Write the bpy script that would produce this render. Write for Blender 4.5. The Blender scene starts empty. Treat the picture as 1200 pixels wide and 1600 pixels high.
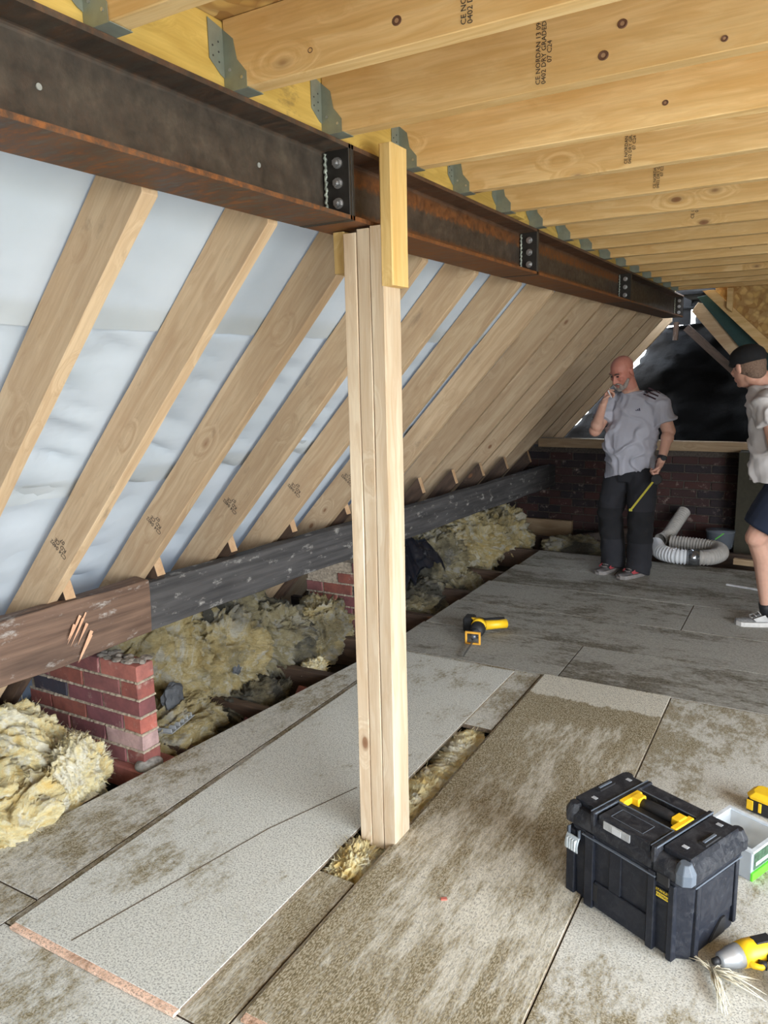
import bpy, bmesh, math, random
from mathutils import Vector, Matrix, noise
from mathutils.bvhtree import BVHTree
random.seed(7)
C = bpy.context.scene.collection
SC = bpy.context.scene
PI = math.pi

# ------------------------------------------------------------------ camera
YAW, PIT, ROLL, F = 0.521577, 0.185541, -0.0243, 1185.4
fw = Vector((-math.sin(YAW)*math.cos(PIT), math.cos(YAW)*math.cos(PIT), -math.sin(PIT)))
rt = Vector((math.cos(YAW), math.sin(YAW), 0)); up = rt.cross(fw)
cr, sr = math.cos(ROLL), math.sin(ROLL)
r2 = cr*rt + sr*up; u2 = -sr*rt + cr*up
cam_d = bpy.data.cameras.new('camera'); cam = bpy.data.objects.new('camera', cam_d); C.objects.link(cam)
m = Matrix((r2, u2, -fw)).transposed().to_4x4(); m.translation = Vector((0, 0, 1.55)); cam.matrix_world = m
cam_d.sensor_fit = 'VERTICAL'; cam_d.sensor_height = 24.0; cam_d.lens = F/1600*24.0
cam_d.clip_start = 0.02; cam_d.clip_end = 200
SC.camera = cam

# ------------------------------------------------------------------ sky, daylight, exposure
w = bpy.data.worlds.new('overcast_sky'); SC.world = w; w.use_nodes = True
wn = w.node_tree; wn.nodes.clear()
out = wn.nodes.new('ShaderNodeOutputWorld'); bg = wn.nodes.new('ShaderNodeBackground')
geo = wn.nodes.new('ShaderNodeTexCoord'); sep = wn.nodes.new('ShaderNodeSeparateXYZ'); rmp = wn.nodes.new('ShaderNodeValToRGB')
mp = wn.nodes.new('ShaderNodeMapRange'); mp.inputs[1].default_value = -1; mp.inputs[2].default_value = 1
wn.links.new(geo.outputs['Generated'], sep.inputs[0]); wn.links.new(sep.outputs['Z'], mp.inputs[0]); wn.links.new(mp.outputs[0], rmp.inputs[0])
e = rmp.color_ramp.elements
e[0].position = 0.0; e[0].color = (0.20, 0.19, 0.17, 1)
e[1].position = 1.0; e[1].color = (0.74, 0.86, 1.0, 1)
x = e.new(0.47); x.color = (0.28, 0.28, 0.25, 1)
x = e.new(0.53); x.color = (0.90, 0.96, 1.0, 1)
wn.links.new(rmp.outputs[0], bg.inputs[0]); bg.inputs[1].default_value = 22.5
wn.links.new(bg.outputs[0], out.inputs[0])
def portal(name, loc, rot, sx, sy):
    l = bpy.data.lights.new(name, 'AREA'); l.shape = 'RECTANGLE'; l.size = sx; l.size_y = sy
    o = bpy.data.objects.new(name, l); C.objects.link(o); o.location = loc; o.rotation_euler = rot
    l.cycles.is_portal = True
    return o
portal('daylight_side_opening', (2.9, .30, 1.15), (0, PI/2, 0), 2.1, 3.8)
portal('daylight_rear_opening', (1.45, -2.35, 1.3), (PI/2, 0, 0), 1.1, 1.8)
SC.view_settings.view_transform = 'Standard'; SC.view_settings.look = 'None'
SC.view_settings.gamma = 1.0; SC.view_settings.use_curve_mapping = False
SC.view_settings.exposure = 0.0
SC.cycles.max_bounces = 8; SC.cycles.diffuse_bounces = 5; SC.cycles.use_denoising = True

# ------------------------------------------------------------------ helpers
def parentize(o, p):
    if p is not None: o.parent = p
    return o
def tag(o, label=None, cat=None, group=None, kind=None):
    if label: o['label'] = label
    if cat: o['category'] = cat
    if group: o['group'] = group
    if kind: o['kind'] = kind
    return o
def thing(name, label, cat, loc=(0, 0, 0), rot=(0, 0, 0), group=None):
    o = bpy.data.objects.new(name, None); C.objects.link(o); o.location = loc; o.rotation_euler = rot
    o.empty_display_size = .05
    return tag(o, label, cat, group)
class MB:
    def __init__(s): s.v = []; s.f = []; s.mi = []; s.cur = 0
    def add(s, vs, fs):
        n = len(s.v); s.v += [tuple(q) for q in vs]; s.f += [tuple(i+n for i in f) for f in fs]; s.mi += [s.cur]*len(fs); return s
    def box(s, a, b, M=None):
        x0, y0, z0 = a; x1, y1, z1 = b
        vs = [Vector(q) for q in ((x0,y0,z0),(x1,y0,z0),(x1,y1,z0),(x0,y1,z0),(x0,y0,z1),(x1,y0,z1),(x1,y1,z1),(x0,y1,z1))]
        if M: vs = [M @ q for q in vs]
        return s.add(vs, [(3,2,1,0),(4,5,6,7),(0,1,5,4),(1,2,6,5),(2,3,7,6),(3,0,4,7)])
    def cbox(s, c, d, rot=None):
        c = Vector(c); d = Vector(d)/2
        M = Matrix.Translation(c) @ (rot.to_4x4() if rot else Matrix())
        return s.box(-d, d, M)
    def rings(s, rings, cap=True):
        n = len(rings[0]); vs = [q for r in rings for q in r]; fs = []
        for i in range(len(rings)-1):
            for j in range(n):
                fs.append((i*n+j, i*n+(j+1) % n, (i+1)*n+(j+1) % n, (i+1)*n+j))
        if cap: fs.append(tuple(range(n-1, -1, -1))); fs.append(tuple((len(rings)-1)*n+j for j in range(n)))
        return s.add(vs, fs)
    def tube(s, pts, rad, seg=12, cap=True):
        pts = [Vector(p) for p in pts]
        if not hasattr(rad, '__len__'): rad = [rad]*len(pts)
        rings = []; prev = None
        for i, p in enumerate(pts):
            t = (pts[min(i+1, len(pts)-1)] - pts[max(i-1, 0)])
            t = t.normalized() if t.length > 1e-9 else Vector((0, 0, 1))
            if prev is None:
                a = Vector((0, 0, 1)) if abs(t.z) < .9 else Vector((1, 0, 0)); a = (a - t*a.dot(t)).normalized()
            else: a = (prev - t*prev.dot(t)).normalized()
            prev = a; b = t.cross(a)
            rings.append([p + (a*math.cos(2*PI*k/seg) + b*math.sin(2*PI*k/seg))*rad[i] for k in range(seg)])
        return s.rings(rings, cap)
    def caps(s, p, q, r1, r2, seg=14, fl=1.0):
        p = Vector(p); q = Vector(q); d = (q-p); L = d.length; d = d.normalized() if L > 1e-9 else Vector((0, 0, 1))
        pts = []; rad = []
        for k in range(5): a = PI/2*(1-k/4.0)*.96; pts.append(p - d*r1*math.sin(a)); rad.append(max(r1*math.cos(a), .0008))
        for k in range(5): a = PI/2*(k/4.0)*.96; pts.append(q + d*r2*math.sin(a)); rad.append(max(r2*math.cos(a), .0008))
        return s.tube(pts, rad, seg)
    def ell(s, c, r, R=None, seg=18, rg=12):
        c = Vector(c); rings = []
        for i in range(rg+1):
            t = PI*(i+.02 if i == 0 else (i-.02 if i == rg else i))/rg
            ring = []
            for k in range(seg):
                q = Vector((r[0]*math.sin(t)*math.cos(2*PI*k/seg), r[1]*math.sin(t)*math.sin(2*PI*k/seg), -r[2]*math.cos(t)))
                ring.append(c + (R @ q if R else q))
            rings.append(ring)
        return s.rings(rings)
    def loft(s, secs, ax, ay, seg=28):
        # secs: (centre, rx, ry); ax, ay: horizontal axes
        rings = []
        for c, rx, ry in secs:
            c = Vector(c); rings.append([c + ax*rx*math.cos(2*PI*k/seg) + ay*ry*math.sin(2*PI*k/seg) for k in range(seg)])
        return s.rings(rings)
    def mesh(s, name, mats, smooth=False, origin=None):
        me = bpy.data.meshes.new(name)
        vs = s.v if origin is None else [tuple(Vector(q)-Vector(origin)) for q in s.v]
        me.from_pydata(vs, [], s.f)
        if not isinstance(mats, (list, tuple)): mats = [mats]
        for mm in mats: me.materials.append(mm)
        if len(mats) > 1: me.polygons.foreach_set('material_index', s.mi)
        if smooth: me.polygons.foreach_set('use_smooth', [True]*len(me.polygons))
        me.update(); return me
    def build(s, name, mats, parent=None, smooth=False, bevel=0, loc=None, seg=1, origin=None):
        me = s.mesh(name, mats, smooth, origin)
        if bevel: bevel_mesh(me, bevel, seg)
        o = bpy.data.objects.new(name, me); C.objects.link(o)
        if loc is not None: o.location = loc
        return parentize(o, parent)
def bevel_mesh(me, wd, seg=1, ang=.5):
    bm = bmesh.new(); bm.from_mesh(me)
    bmesh.ops.recalc_face_normals(bm, faces=bm.faces)
    ed = [q for q in bm.edges if len(q.link_faces) == 2 and q.calc_face_angle(0) > ang]
    bmesh.ops.bevel(bm, geom=ed, offset=wd, segments=seg, affect='EDGES', clamp_overlap=True, profile=.7)
    bm.to_mesh(me); bm.free(); me.update()
def obj_from_mesh(name, me, parent=None, loc=(0, 0, 0), rot=(0, 0, 0)):
    o = bpy.data.objects.new(name, me); C.objects.link(o); o.location = loc; o.rotation_euler = rot
    return parentize(o, parent)
def rotz(a): return Matrix.Rotation(a, 3, 'Z')
def fbm(p, o=4, lac=2.1, g=.5):
    s = 0; a = 1
    for _ in range(o): s += a*noise.noise(p); p = p*lac + Vector((3.1, 1.7, 9.2)); a *= g
    return s

# ------------------------------------------------------------------ materials
class NT:
    def __init__(s, name):
        s.m = bpy.data.materials.new(name); s.m.use_nodes = True; s.t = s.m.node_tree; s.n = s.t.nodes
        s.b = s.n['Principled BSDF']
        s.tc = s.n.new('ShaderNodeTexCoord'); s.oi = s.n.new('ShaderNodeObjectInfo')
    def link(s, a, b): s.t.links.new(a, b)
    def coord(s, scale=(1, 1, 1), rnd=True, src='Object'):
        mpn = s.n.new('ShaderNodeMapping'); mpn.inputs['Scale'].default_value = scale
        if rnd:
            vm = s.n.new('ShaderNodeVectorMath'); vm.operation = 'MULTIPLY_ADD'
            cmb = s.n.new('ShaderNodeCombineXYZ')
            for i in range(3): s.link(s.oi.outputs['Random'], cmb.inputs[i])
            vm.inputs[1].default_value = (37.0, 21.0, 13.0)
            s.link(cmb.outputs[0], vm.inputs[0]); s.link(s.tc.outputs[src], vm.inputs[2]); s.link(vm.outputs[0], mpn.inputs['Vector'])
        else: s.link(s.tc.outputs[src], mpn.inputs['Vector'])
        return mpn.outputs[0]
    def noise(s, vec, sc=5, det=4, rough=.55, dist=0):
        q = s.n.new('ShaderNodeTexNoise'); q.inputs['Scale'].default_value = sc; q.inputs['Detail'].default_value = det
        q.inputs['Roughness'].default_value = rough; q.inputs['Distortion'].default_value = dist; s.link(vec, q.inputs['Vector']); return q.outputs['Fac']
    def voro(s, vec, sc=5, feat='F1', outp='Distance', rnd=1):
        q = s.n.new('ShaderNodeTexVoronoi'); q.feature = feat; q.inputs['Scale'].default_value = sc; q.inputs['Randomness'].default_value = rnd
        s.link(vec, q.inputs['Vector']); return q.outputs[outp]
    def ramp(s, fac, *st, interp='LINEAR'):
        q = s.n.new('ShaderNodeValToRGB'); q.color_ramp.interpolation = interp; el = q.color_ramp.elements
        while len(el) < len(st): el.new(.5)
        for i, (p, c) in enumerate(st):
            el[i].position = p; el[i].color = (*c, 1) if hasattr(c, '__len__') else (c, c, c, 1)
        s.link(fac, q.inputs[0]); return q.outputs[0]
    def mix(s, fac, a, b, mode='MIX'):
        q = s.n.new('ShaderNodeMix'); q.data_type = 'RGBA'; q.blend_type = mode
        for k, v in ((0, fac), (6, a), (7, b)):
            if isinstance(v, (int, float)): q.inputs[k].default_value = v
            elif isinstance(v, tuple): q.inputs[k].default_value = (*v, 1)
            else: s.link(v, q.inputs[k])
        return q.outputs[2]
    def math(s, op, a, b=0.0):
        q = s.n.new('ShaderNodeMath'); q.operation = op
        for k, v in ((0, a), (1, b)):
            if isinstance(v, (int, float)): q.inputs[k].default_value = v
            else: s.link(v, q.inputs[k])
        return q.outputs[0]
    def col(s, v):
        if isinstance(v, tuple): s.b.inputs['Base Color'].default_value = (*v, 1)
        else: s.link(v, s.b.inputs['Base Color'])
        return s
    def rough(s, v):
        if isinstance(v, (int, float)): s.b.inputs['Roughness'].default_value = v
        else: s.link(v, s.b.inputs['Roughness'])
        return s
    def bump(s, h, dist=.002, st=.6):
        q = s.n.new('ShaderNodeBump'); q.inputs['Distance'].default_value = dist; q.inputs['Strength'].default_value = st
        s.link(h, q.inputs['Height']); s.link(q.outputs[0], s.b.inputs['Normal']); return s
    def set(s, **k):
        for a, v in k.items(): s.b.inputs[a.replace('_', ' ')].default_value = v
        return s
def plain(name, c, rough=.6, metal=0, bump=0, var=.15, sc=30):
    t = NT(name); n = t.noise(t.coord(), sc, 4)
    d = tuple(max(0, q*(1-var)) for q in c); l = tuple(min(1, q*(1+var)) for q in c)
    t.col(t.ramp(n, (.3, d), (.7, l))).rough(rough).set(Metallic=metal)
    if bump: t.bump(n, bump)
    return t.m
def wood(name, light, dark, knot=(.22, .1, .045), stain=.0):
    t = NT(name)
    warp = t.noise(t.coord((.9, 5, 5)), 1.6, 3)
    v = t.coord((1.0, 18, 18))
    # knots: sparse cells, stretched a little along the grain
    kd = t.voro(t.coord((3.2, 6.5, 6.5)), 1.0)
    kfield = t.ramp(kd, (.0, 1.0), (.32, 0.0))
    add = t.n.new('ShaderNodeVectorMath'); add.operation = 'MULTIPLY_ADD'
    add.inputs[1].default_value = (.3, 2.6, 2.6)
    cm = t.n.new('ShaderNodeCombineXYZ')
    sm = t.math('ADD', t.math('MULTIPLY', warp, 1.5), kfield)
    for i in range(3): t.link(sm, cm.inputs[i])
    t.link(cm.outputs[0], add.inputs[0]); t.link(v, add.inputs[2])
    g = t.noise(add.outputs[0], 1.5, 5, .6)
    fine = t.noise(t.coord((4, 160, 160)), 1.0, 2)
    base = t.ramp(g, (.32, dark), (.5, tuple((a+b)/2 for a, b in zip(light, dark))), (.62, light))
    big = t.noise(t.coord((.6, 2, 2)), 1.2, 2)
    base = t.mix(t.ramp(big, (.35, 0.0), (.7, .35)), base, tuple(q*.82 for q in dark))
    base = t.mix(t.math('MULTIPLY', t.ramp(fine, (.35, 1.0), (.6, 0.0)), .16), base, tuple(q*.6 for q in dark))
    kc = t.ramp(kd, (.0, 1.0), (.055, .85), (.075, .35), (.12, 0.0))
    ksel = t.ramp(t.voro(t.coord((3.2, 6.5, 6.5)), 1.0, outp='Color'), (.0, 1.0), (1.0, 1.0))
    base = t.mix(kc, base, knot)
    if stain:
        sn = t.noise(t.coord((2.0, 5, 5)), 2.2, 6, .7)
        base = t.mix(t.math('MULTIPLY', t.ramp(sn, (.60, 0.0), (.72, 1.0)), stain), base, (.05, .045, .04))
    ob = t.math('ADD', t.math('MULTIPLY', t.oi.outputs['Random'], .22), .89)
    cmb = t.n.new('ShaderNodeCombineColor')
    for i in range(3): t.link(ob, cmb.inputs[i])
    base = t.mix(1.0, base, cmb.outputs[0], 'MULTIPLY')
    t.col(base).rough(.62).bump(t.math('ADD', g, t.math('MULTIPLY', fine, .4)), .0012, .5)
    return t.m
M_RAFT = wood('rafter_spruce', (.60, .445, .285), (.455, .305, .18), stain=.35)
M_JOIST = wood('joist_spruce', (.86, .62, .31), (.68, .42, .16))
M_POST = wood('post_spruce', (.78, .66, .50), (.58, .42, .27))
M_YELLOW = wood('yellow_treated_timber', (.78, .56, .16), (.55, .36, .08), stain=.6)
M_FARWOOD = wood('floor_timber', (.50, .36, .22), (.34, .22, .12))
M_OLDSTUB = wood('old_rafter_timber', (.12, .075, .05), (.05, .03, .022))
M_CUT = wood('fresh_cut_timber', (.62, .42, .25), (.5, .3, .16))

def old_purlin(name, a, b, spots):
    t = NT(name)
    g = t.noise(t.coord((1.5, 30, 30)), 1.5, 5)
    base = t.ramp(g, (.3, a), (.7, b))
    sp = t.noise(t.coord((3, 7, 7)), 2.4, 7, .72)
    base = t.mix(t.math('MULTIPLY', t.ramp(sp, (.57, 0.0), (.7, 1.0)), spots), base, (.45, .43, .40))
    sp2 = t.noise(t.coord((2, 9, 9)), 1.3, 4)
    base = t.mix(t.ramp(sp2, (.5, 0.0), (.75, .5)), base, tuple(q*.4 for q in a))
    t.col(base).rough(.75).bump(g, .003, .8); return t.m
M_PURLB = old_purlin('old_brown_timber', (.075, .042, .028), (.19, .115, .078), .8)
M_PURLG = old_purlin('old_black_timber', (.035, .033, .034), (.085, .08, .08), .9)

def steel(name, rust):
    t = NT(name)
    n = t.noise(t.coord((1, 4, 4)), 3, 6, .65); n2 = t.noise(t.coord((3, 8, 8)), 5, 5, .7)
    base = t.ramp(n, (.3, (.030, .027, .024)), (.55, (.068, .058, .048)), (.75, (.12, .10, .078)))
    sep = t.n.new('ShaderNodeSeparateXYZ'); t.link(t.tc.outputs['Object'], sep.inputs[0])
    # rust runs in bands along the web, near the flanges and their lips
    if rust:
        z = t.math('ADD', sep.outputs['Z'], t.math('MULTIPLY', n2, .05))
        band = t.ramp(t.math('MULTIPLY', z, 5.0), (.0, 1.0), (.10, .95), (.20, .95), (.34, .95), (.40, .1), (.72, .1), (.80, .95), (.95, .9), (1.0, .4))
        f = t.math('MULTIPLY', band, t.ramp(n, (.25, .55), (.6, 1.0)))
    else:
        z = t.math('ADD', sep.outputs['Z'], t.math('MULTIPLY', n2, .012))
        band = t.ramp(t.math('MULTIPLY', z, 5.0), (.0, .30), (.02, .35), (.045, 1.0), (.085, 1.0), (.10, .1), (.9, .05), (1.0, .4))
        f = t.math('MULTIPLY', band, t.ramp(n2, (.4, .35), (.6, .9)))
    base = t.mix(f, base, t.ramp(n2, (.3, (.09, .028, .008)), (.65, (.30, .11, .03))))
    t.col(base).rough(t.ramp(n2, (.3, .42), (.7, .7))).set(Metallic=.25).bump(n2, .002, .5); return t.m
M_STEEL = steel('mill_scale_steel', False); M_RUST = steel('rusty_steel', True)
M_PLATE = plain('dark_steel_plate', (.035, .032, .03), .45, .4, .001)
M_BOLT = plain('zinc_bolt', (.55, .56, .58), .3, .9)
M_GALV = plain('galvanised_steel', (.30, .34, .30), .5, .55, .0004, .12, 25)
M_NAIL = plain('nail_hole_dark', (.05, .05, .05), .6)
M_INK = plain('black_ink', (.05, .04, .035), .8)
M_WELD = plain('weld_bead', (.36, .40, .36), .5, .4, .003, .5, 80)

def membrane():
    t = NT('breather_membrane'); n = t.noise(t.coord((1, 1, 1)), 3, 4)
    c = t.ramp(n, (.3, (.40, .435, .465)), (.7, (.455, .49, .53)))
    d = t.n.new('ShaderNodeBsdfDiffuse'); tr = t.n.new('ShaderNodeBsdfTranslucent'); mx = t.n.new('ShaderNodeMixShader')
    t.link(c, d.inputs[0]); tr.inputs[0].default_value = (.60, .72, .92, 1); mx.inputs[0].default_value = .006
    t.link(d.outputs[0], mx.inputs[1]); t.link(tr.outputs[0], mx.inputs[2])
    t.link(mx.outputs[0], t.n['Material Output'].inputs[0]); return t.m
M_MEMB = membrane()

def board(name, pale, brown, amount, streak=(1, 1, 1), fine=1.0, along=None):
    t = NT(name)
    sp = t.noise(t.coord(streak), 190*fine, 3, .6, .3)
    sp2 = t.noise(t.coord((streak[0]*1.5, streak[1]*.7, 1)), 52*fine, 5, .75)
    big = t.noise(t.coord(streak), 1.7, 4, .55)
    mid = t.noise(t.coord((streak[0]*1.3, streak[1]*.8, 1)), 10, 6, .75)
    f = t.math('ADD', t.math('ADD', t.math('MULTIPLY', big, .30), t.math('MULTIPLY', mid, .30)), t.math('ADD', t.math('MULTIPLY', sp2, .20), t.math('MULTIPLY', sp, .20)))
    if along:   # wear that changes along the sheet (footfall, old floor covering)
        sy = t.n.new('ShaderNodeSeparateXYZ'); t.link(t.tc.outputs['Object'], sy.inputs[0])
        yy = t.math('ADD', t.math('DIVIDE', t.math('ADD', sy.outputs['Y'], 1.2), 2.4), t.math('MULTIPLY', t.math('SUBTRACT', mid, .5), .08))
        f = t.math('ADD', f, t.math('MULTIPLY', t.math('SUBTRACT', t.ramp(yy, *along), .5), .30))
    lo = .585 - amount*.16
    wear = t.ramp(f, (lo-.022, 0.0), (lo+.022, 1.0))
    cp = t.ramp(sp, (.38, tuple(q*.60 for q in pale)), (.46, pale), (.57, tuple(min(1, q*1.28) for q in pale)))
    cb = t.ramp(sp, (.40, tuple(q*.55 for q in brown)), (.48, brown), (.60, tuple((p_*1.15+q*1.2)/2 for p_, q in zip(pale, brown))))
    c = t.mix(wear, cp, cb)
    t.col(c).rough(.85).bump(sp, .0012, .5); return t.m
M_BPALE = board('pale_chipboard', (.53, .53, .49), (.245, .20, .105), .20)
M_BMIX = board('worn_chipboard', (.50, .49, .445), (.23, .185, .098), .44)
M_BBROWN = board('brown_worn_chipboard', (.515, .49, .42), (.235, .187, .10), .56, (1.4, .5, 1))
M_BLONG = board('panel_brown_worn', (.515, .49, .42), (.235, .187, .10), .56, (1.4, .5, 1), 1.0, [(0, .55), (.35, .45), (.62, .66), (.76, .62), (.84, .95), (.875, .9), (.90, .12), (.985, .15), (1.0, .9)])
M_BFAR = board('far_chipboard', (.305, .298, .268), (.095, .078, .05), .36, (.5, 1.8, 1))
M_DIRTE = plain('weathered_board_edge', (.16, .12, .085), .9, 0, .002, .4, 90)
M_EDGE = board('cut_chipboard_edge', (.72, .50, .38), (.35, .2, .12), .35, (1, 1, 1), .8)

def brick_mat(name, cols, bumpd=.003):
    t = NT(name); n = t.noise(t.coord(), 14, 6, .7)
    q = t.n.new('ShaderNodeValToRGB'); q.color_ramp.interpolation = 'CONSTANT'; el = q.color_ramp.elements
    while len(el) < len(cols): el.new(.5)
    for i, c in enumerate(cols): el[i].position = i/len(cols); el[i].color = (*c, 1)
    t.link(t.oi.outputs['Random'], q.inputs[0])
    c = t.mix(t.ramp(n, (.35, .45), (.65, 0.0)), q.outputs[0], (.05, .025, .03))
    n2 = t.noise(t.coord(), 9, 7, .75)
    c = t.mix(t.ramp(n2, (.58, 0.0), (.72, .7)), c, (.45, .35, .30))
    t.col(c).rough(.85).bump(n, bumpd, .8); return t.m
M_BRICK = brick_mat('red_brick', [(.26, .08, .065), (.22, .075, .075), (.30, .09, .07), (.20, .07, .08), (.24, .09, .085), (.27, .085, .06)])
M_BRICKR = brick_mat('bright_red_brick', [(.45, .13, .095), (.40, .14, .11)])
M_BRICKP = brick_mat('limewashed_brick', [(.50, .33, .31), (.52, .36, .34)])
M_BRICKD = brick_mat('blackened_brick', [(.035, .035, .05), (.045, .04, .05)])
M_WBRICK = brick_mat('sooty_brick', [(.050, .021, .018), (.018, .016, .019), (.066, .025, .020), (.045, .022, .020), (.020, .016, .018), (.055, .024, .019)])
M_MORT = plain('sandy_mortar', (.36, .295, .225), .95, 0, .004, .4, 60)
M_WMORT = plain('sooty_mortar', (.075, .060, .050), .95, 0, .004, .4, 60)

def wool(name, a, b, c, dirt, dirtc=(.07, .065, .05), bmp=.03):
    t = NT(name)
    n = t.noise(t.coord(), 5.5, 8, .72, 1.6); n2 = t.noise(t.coord((1, 1.6, 4)), 22, 8, .8, 2.5); n3 = t.noise(t.coord(), 2.6, 5, .6)
    base = t.ramp(n, (.36, a), (.5, b), (.60, c))
    base = t.mix(t.ramp(n2, (.36, .5), (.50, 0.0)), base, tuple(q*.55 for q in a)); base = t.mix(t.ramp(n2, (.56, 0.0), (.68, .6)), base, (.85, .80, .66) if dirt < .3 else (.55, .51, .40))  # hollows of the bump darker, crests paler: crease shading put into the colour
    base = t.mix(t.math('MULTIPLY', t.ramp(n3, (.62-dirt*.25, 0.0), (.74-dirt*.25, 1.0)), min(1, dirt*1.3)), base, dirtc)
    t.col(base).rough(.95).bump(n2, bmp, 1.0).set(Subsurface_Weight=0.0); return t.m
M_WOOLF = wool('fresh_yellow_wool', (.90, .64, .22), (.95, .82, .46), (.98, .93, .76), .0, (.3, .2, .1), .012)
M_WOOLD = wool('dirty_wool', (.52, .37, .13), (.70, .57, .29), (.76, .71, .58), .45)
M_WOOLG = wool('grey_sooty_wool', (.30, .24, .12), (.46, .39, .22), (.52, .49, .42), .72)
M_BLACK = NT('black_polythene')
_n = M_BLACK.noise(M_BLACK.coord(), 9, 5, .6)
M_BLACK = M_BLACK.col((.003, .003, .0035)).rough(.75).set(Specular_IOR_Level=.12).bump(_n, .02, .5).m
M_SLATE = plain('slate_grey', (.06, .063, .07), .7, 0, .003)
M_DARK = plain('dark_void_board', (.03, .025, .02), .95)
M_GREEN = plain('dark_green_membrane', (.012, .05, .05), .7)

def osb():
    t = NT('osb_flakes')
    v = t.coord((1, 1, 1)); nn = t.n.new('ShaderNodeTexNoise'); nn.inputs['Scale'].default_value = 7; t.link(v, nn.inputs['Vector'])
    mxv = t.mix(.12, v, nn.outputs['Color'])
    vc = t.voro(mxv, 22, outp='Color'); vd = t.voro(mxv, 22)
    sepc = t.n.new('ShaderNodeSeparateColor'); t.link(vc, sepc.inputs[0])
    c = t.ramp(sepc.outputs[0], (0, (.36, .19, .05)), (.5, (.58, .37, .12)), (1, (.68, .48, .20)))
    c = t.mix(t.ramp(vd, (.3, 0.0), (.6, .6)), c, (.28, .14, .04))
    t.col(c).rough(.6).bump(vd, .002, .6); return t.m
M_OSB = osb()

# ------------------------------------------------------------------ timber pieces
def timber_mesh(L, W, H, jit=.0012, n=None, bev=.002):
    """length along +X from 0, width along Y, height along Z, corner at origin, slightly waney edges"""
    n = n or max(2, int(L/.12)); mb = MB(); rings = []; k = bev
    prof = [(k, 0), (W-k, 0), (W, k), (W, H-k), (W-k, H), (k, H), (0, H-k), (0, k)]
    sd = random.random()*99
    for i in range(n+1):
        x = L*i/n; r = []
        for j, (y, z) in enumerate(prof):
            a = noise.noise(Vector((x*2.3, j//2*3.3, sd)))*jit*2.2
            cx, cz = W/2, H/2
            r.append(Vector((x, y + (1 if y > cx else -1)*a, z + (1 if z > cz else -1)*a)))
        rings.append(r)
    # order so that the normals face outwards
    mb.rings([[q for q in reversed(r)] for r in rings])
    return mb
def timber(name, L, W, H, mat, loc, rot=(0, 0, 0), parent=None, label=None, cat='timber', group=None, jit=.0012):
    o = timber_mesh(L, W, H, jit).build(name, mat, parent); o.location = loc; o.rotation_euler = rot
    if label: tag(o, label, cat, group)
    return o
def text_mesh(s, size, ext=.0002):
    cu = bpy.data.curves.new('t', 'FONT'); cu.body = s; cu.size = size; cu.extrude = ext; cu.align_x = 'CENTER'; cu.align_y = 'CENTER'; cu.resolution_u = 2
    cu.space_line = .85
    o = bpy.data.objects.new('t', cu); C.objects.link(o)
    me = bpy.data.meshes.new_from_object(o.evaluated_get(bpy.context.evaluated_depsgraph_get()))
    bpy.data.objects.remove(o); return me
def text(name, s, size, mat, M, parent=None, ext=.0002):
    me = text_mesh(s, size, ext); me.materials.clear(); me.materials.append(mat); me.transform(M)
    o = bpy.data.objects.new(name, me); C.objects.link(o); return parentize(o, parent)

# ================================================================== STRUCTURE
# floor: one structure; every chipboard sheet is a child piece
floor = thing('floor', None, None); floor['kind'] = 'structure'
base = MB(); base.box((-3.44, -2.4, -.24), (2.9, 7.6, -.20)); base.build('floor', M_DARK, floor, bevel=0); floor.children[0].name = 'ceiling_lining'
def fboard(x0, x1, y0, y1, mat, z0=-.021, z1=0.0, xl1=None, parent=floor, name='chipboard_sheet', g=.0022):
    """xl1: x of the left edge at y1 when the sheet tapers"""
    mb = MB(); xl1 = x0 if xl1 is None else xl1
    cx, cy = (x0+x1)/2, (y0+y1)/2
    vs = [(x0+g, y0+g), (x1-g, y0+g), (x1-g, y1-g), (xl1+g, y1-g)]
    vs = [(a-cx, b-cy) for a, b in vs]
    allv = [(a, b, z0) for a, b in vs] + [(a, b, z1) for a, b in vs]
    mb.add(allv, [(3, 2, 1, 0)]); mb.f = [(3, 2, 1, 0), (4, 5, 6, 7), (0, 1, 5, 4), (1, 2, 6, 5), (2, 3, 7, 6), (3, 0, 4, 7)]
    mb.mi = [1, 0, 1, 1, 1, 1]
    o = mb.build(name, [mat, M_DIRTE], parent, bevel=.0016); o.location = (cx, cy, random.uniform(-.0008, .0008)); return o
# near field
fboard(-2.66, -1.952, .30, 1.235, M_BMIX); fboard(-1.952, -1.14, .30, 1.128, M_BPALE); fboard(-1.14, -.513, .30, 1.128, M_BMIX)
fboard(-1.952, -1.284, 1.128, 3.56, M_BMIX); fboard(-1.284, -1.14, 1.128, 1.75, M_BBROWN); fboard(-1.284, -1.14, 2.88, 3.56, M_BMIX)
fboard(-1.14, -.513, 1.128, 3.56, M_BBROWN)
fboard(-.513, .10, .30, 1.40, M_BBROWN); fboard(-.513, .10, 1.40, 3.56, M_BMIX); fboard(.10, .71, .30, 2.7, M_BMIX); fboard(.10, .71, 2.7, 3.56, M_BMIX)
fboard(.71, 1.32, .3, 1.9, M_BPALE); fboard(.71, 1.32, 1.9, 3.56, M_BMIX); fboard(1.32, 2.8, .3, 3.56, M_BPALE)
fboard(-2.66, .2, -2.3, .30, M_BPALE); fboard(.2, 2.8, -2.3, .30, M_BPALE)
fboard(-2.375, -2.298, .95, 1.76, M_BMIX, -.046, -.023)
# strip of board along the eaves, with a tapering cut edge
fboard(-2.305, -1.952, 1.235, 3.40, M_BMIX, xl1=-2.07); fboard(-2.07, -1.952, 3.40, 3.56, M_BMIX)
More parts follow.
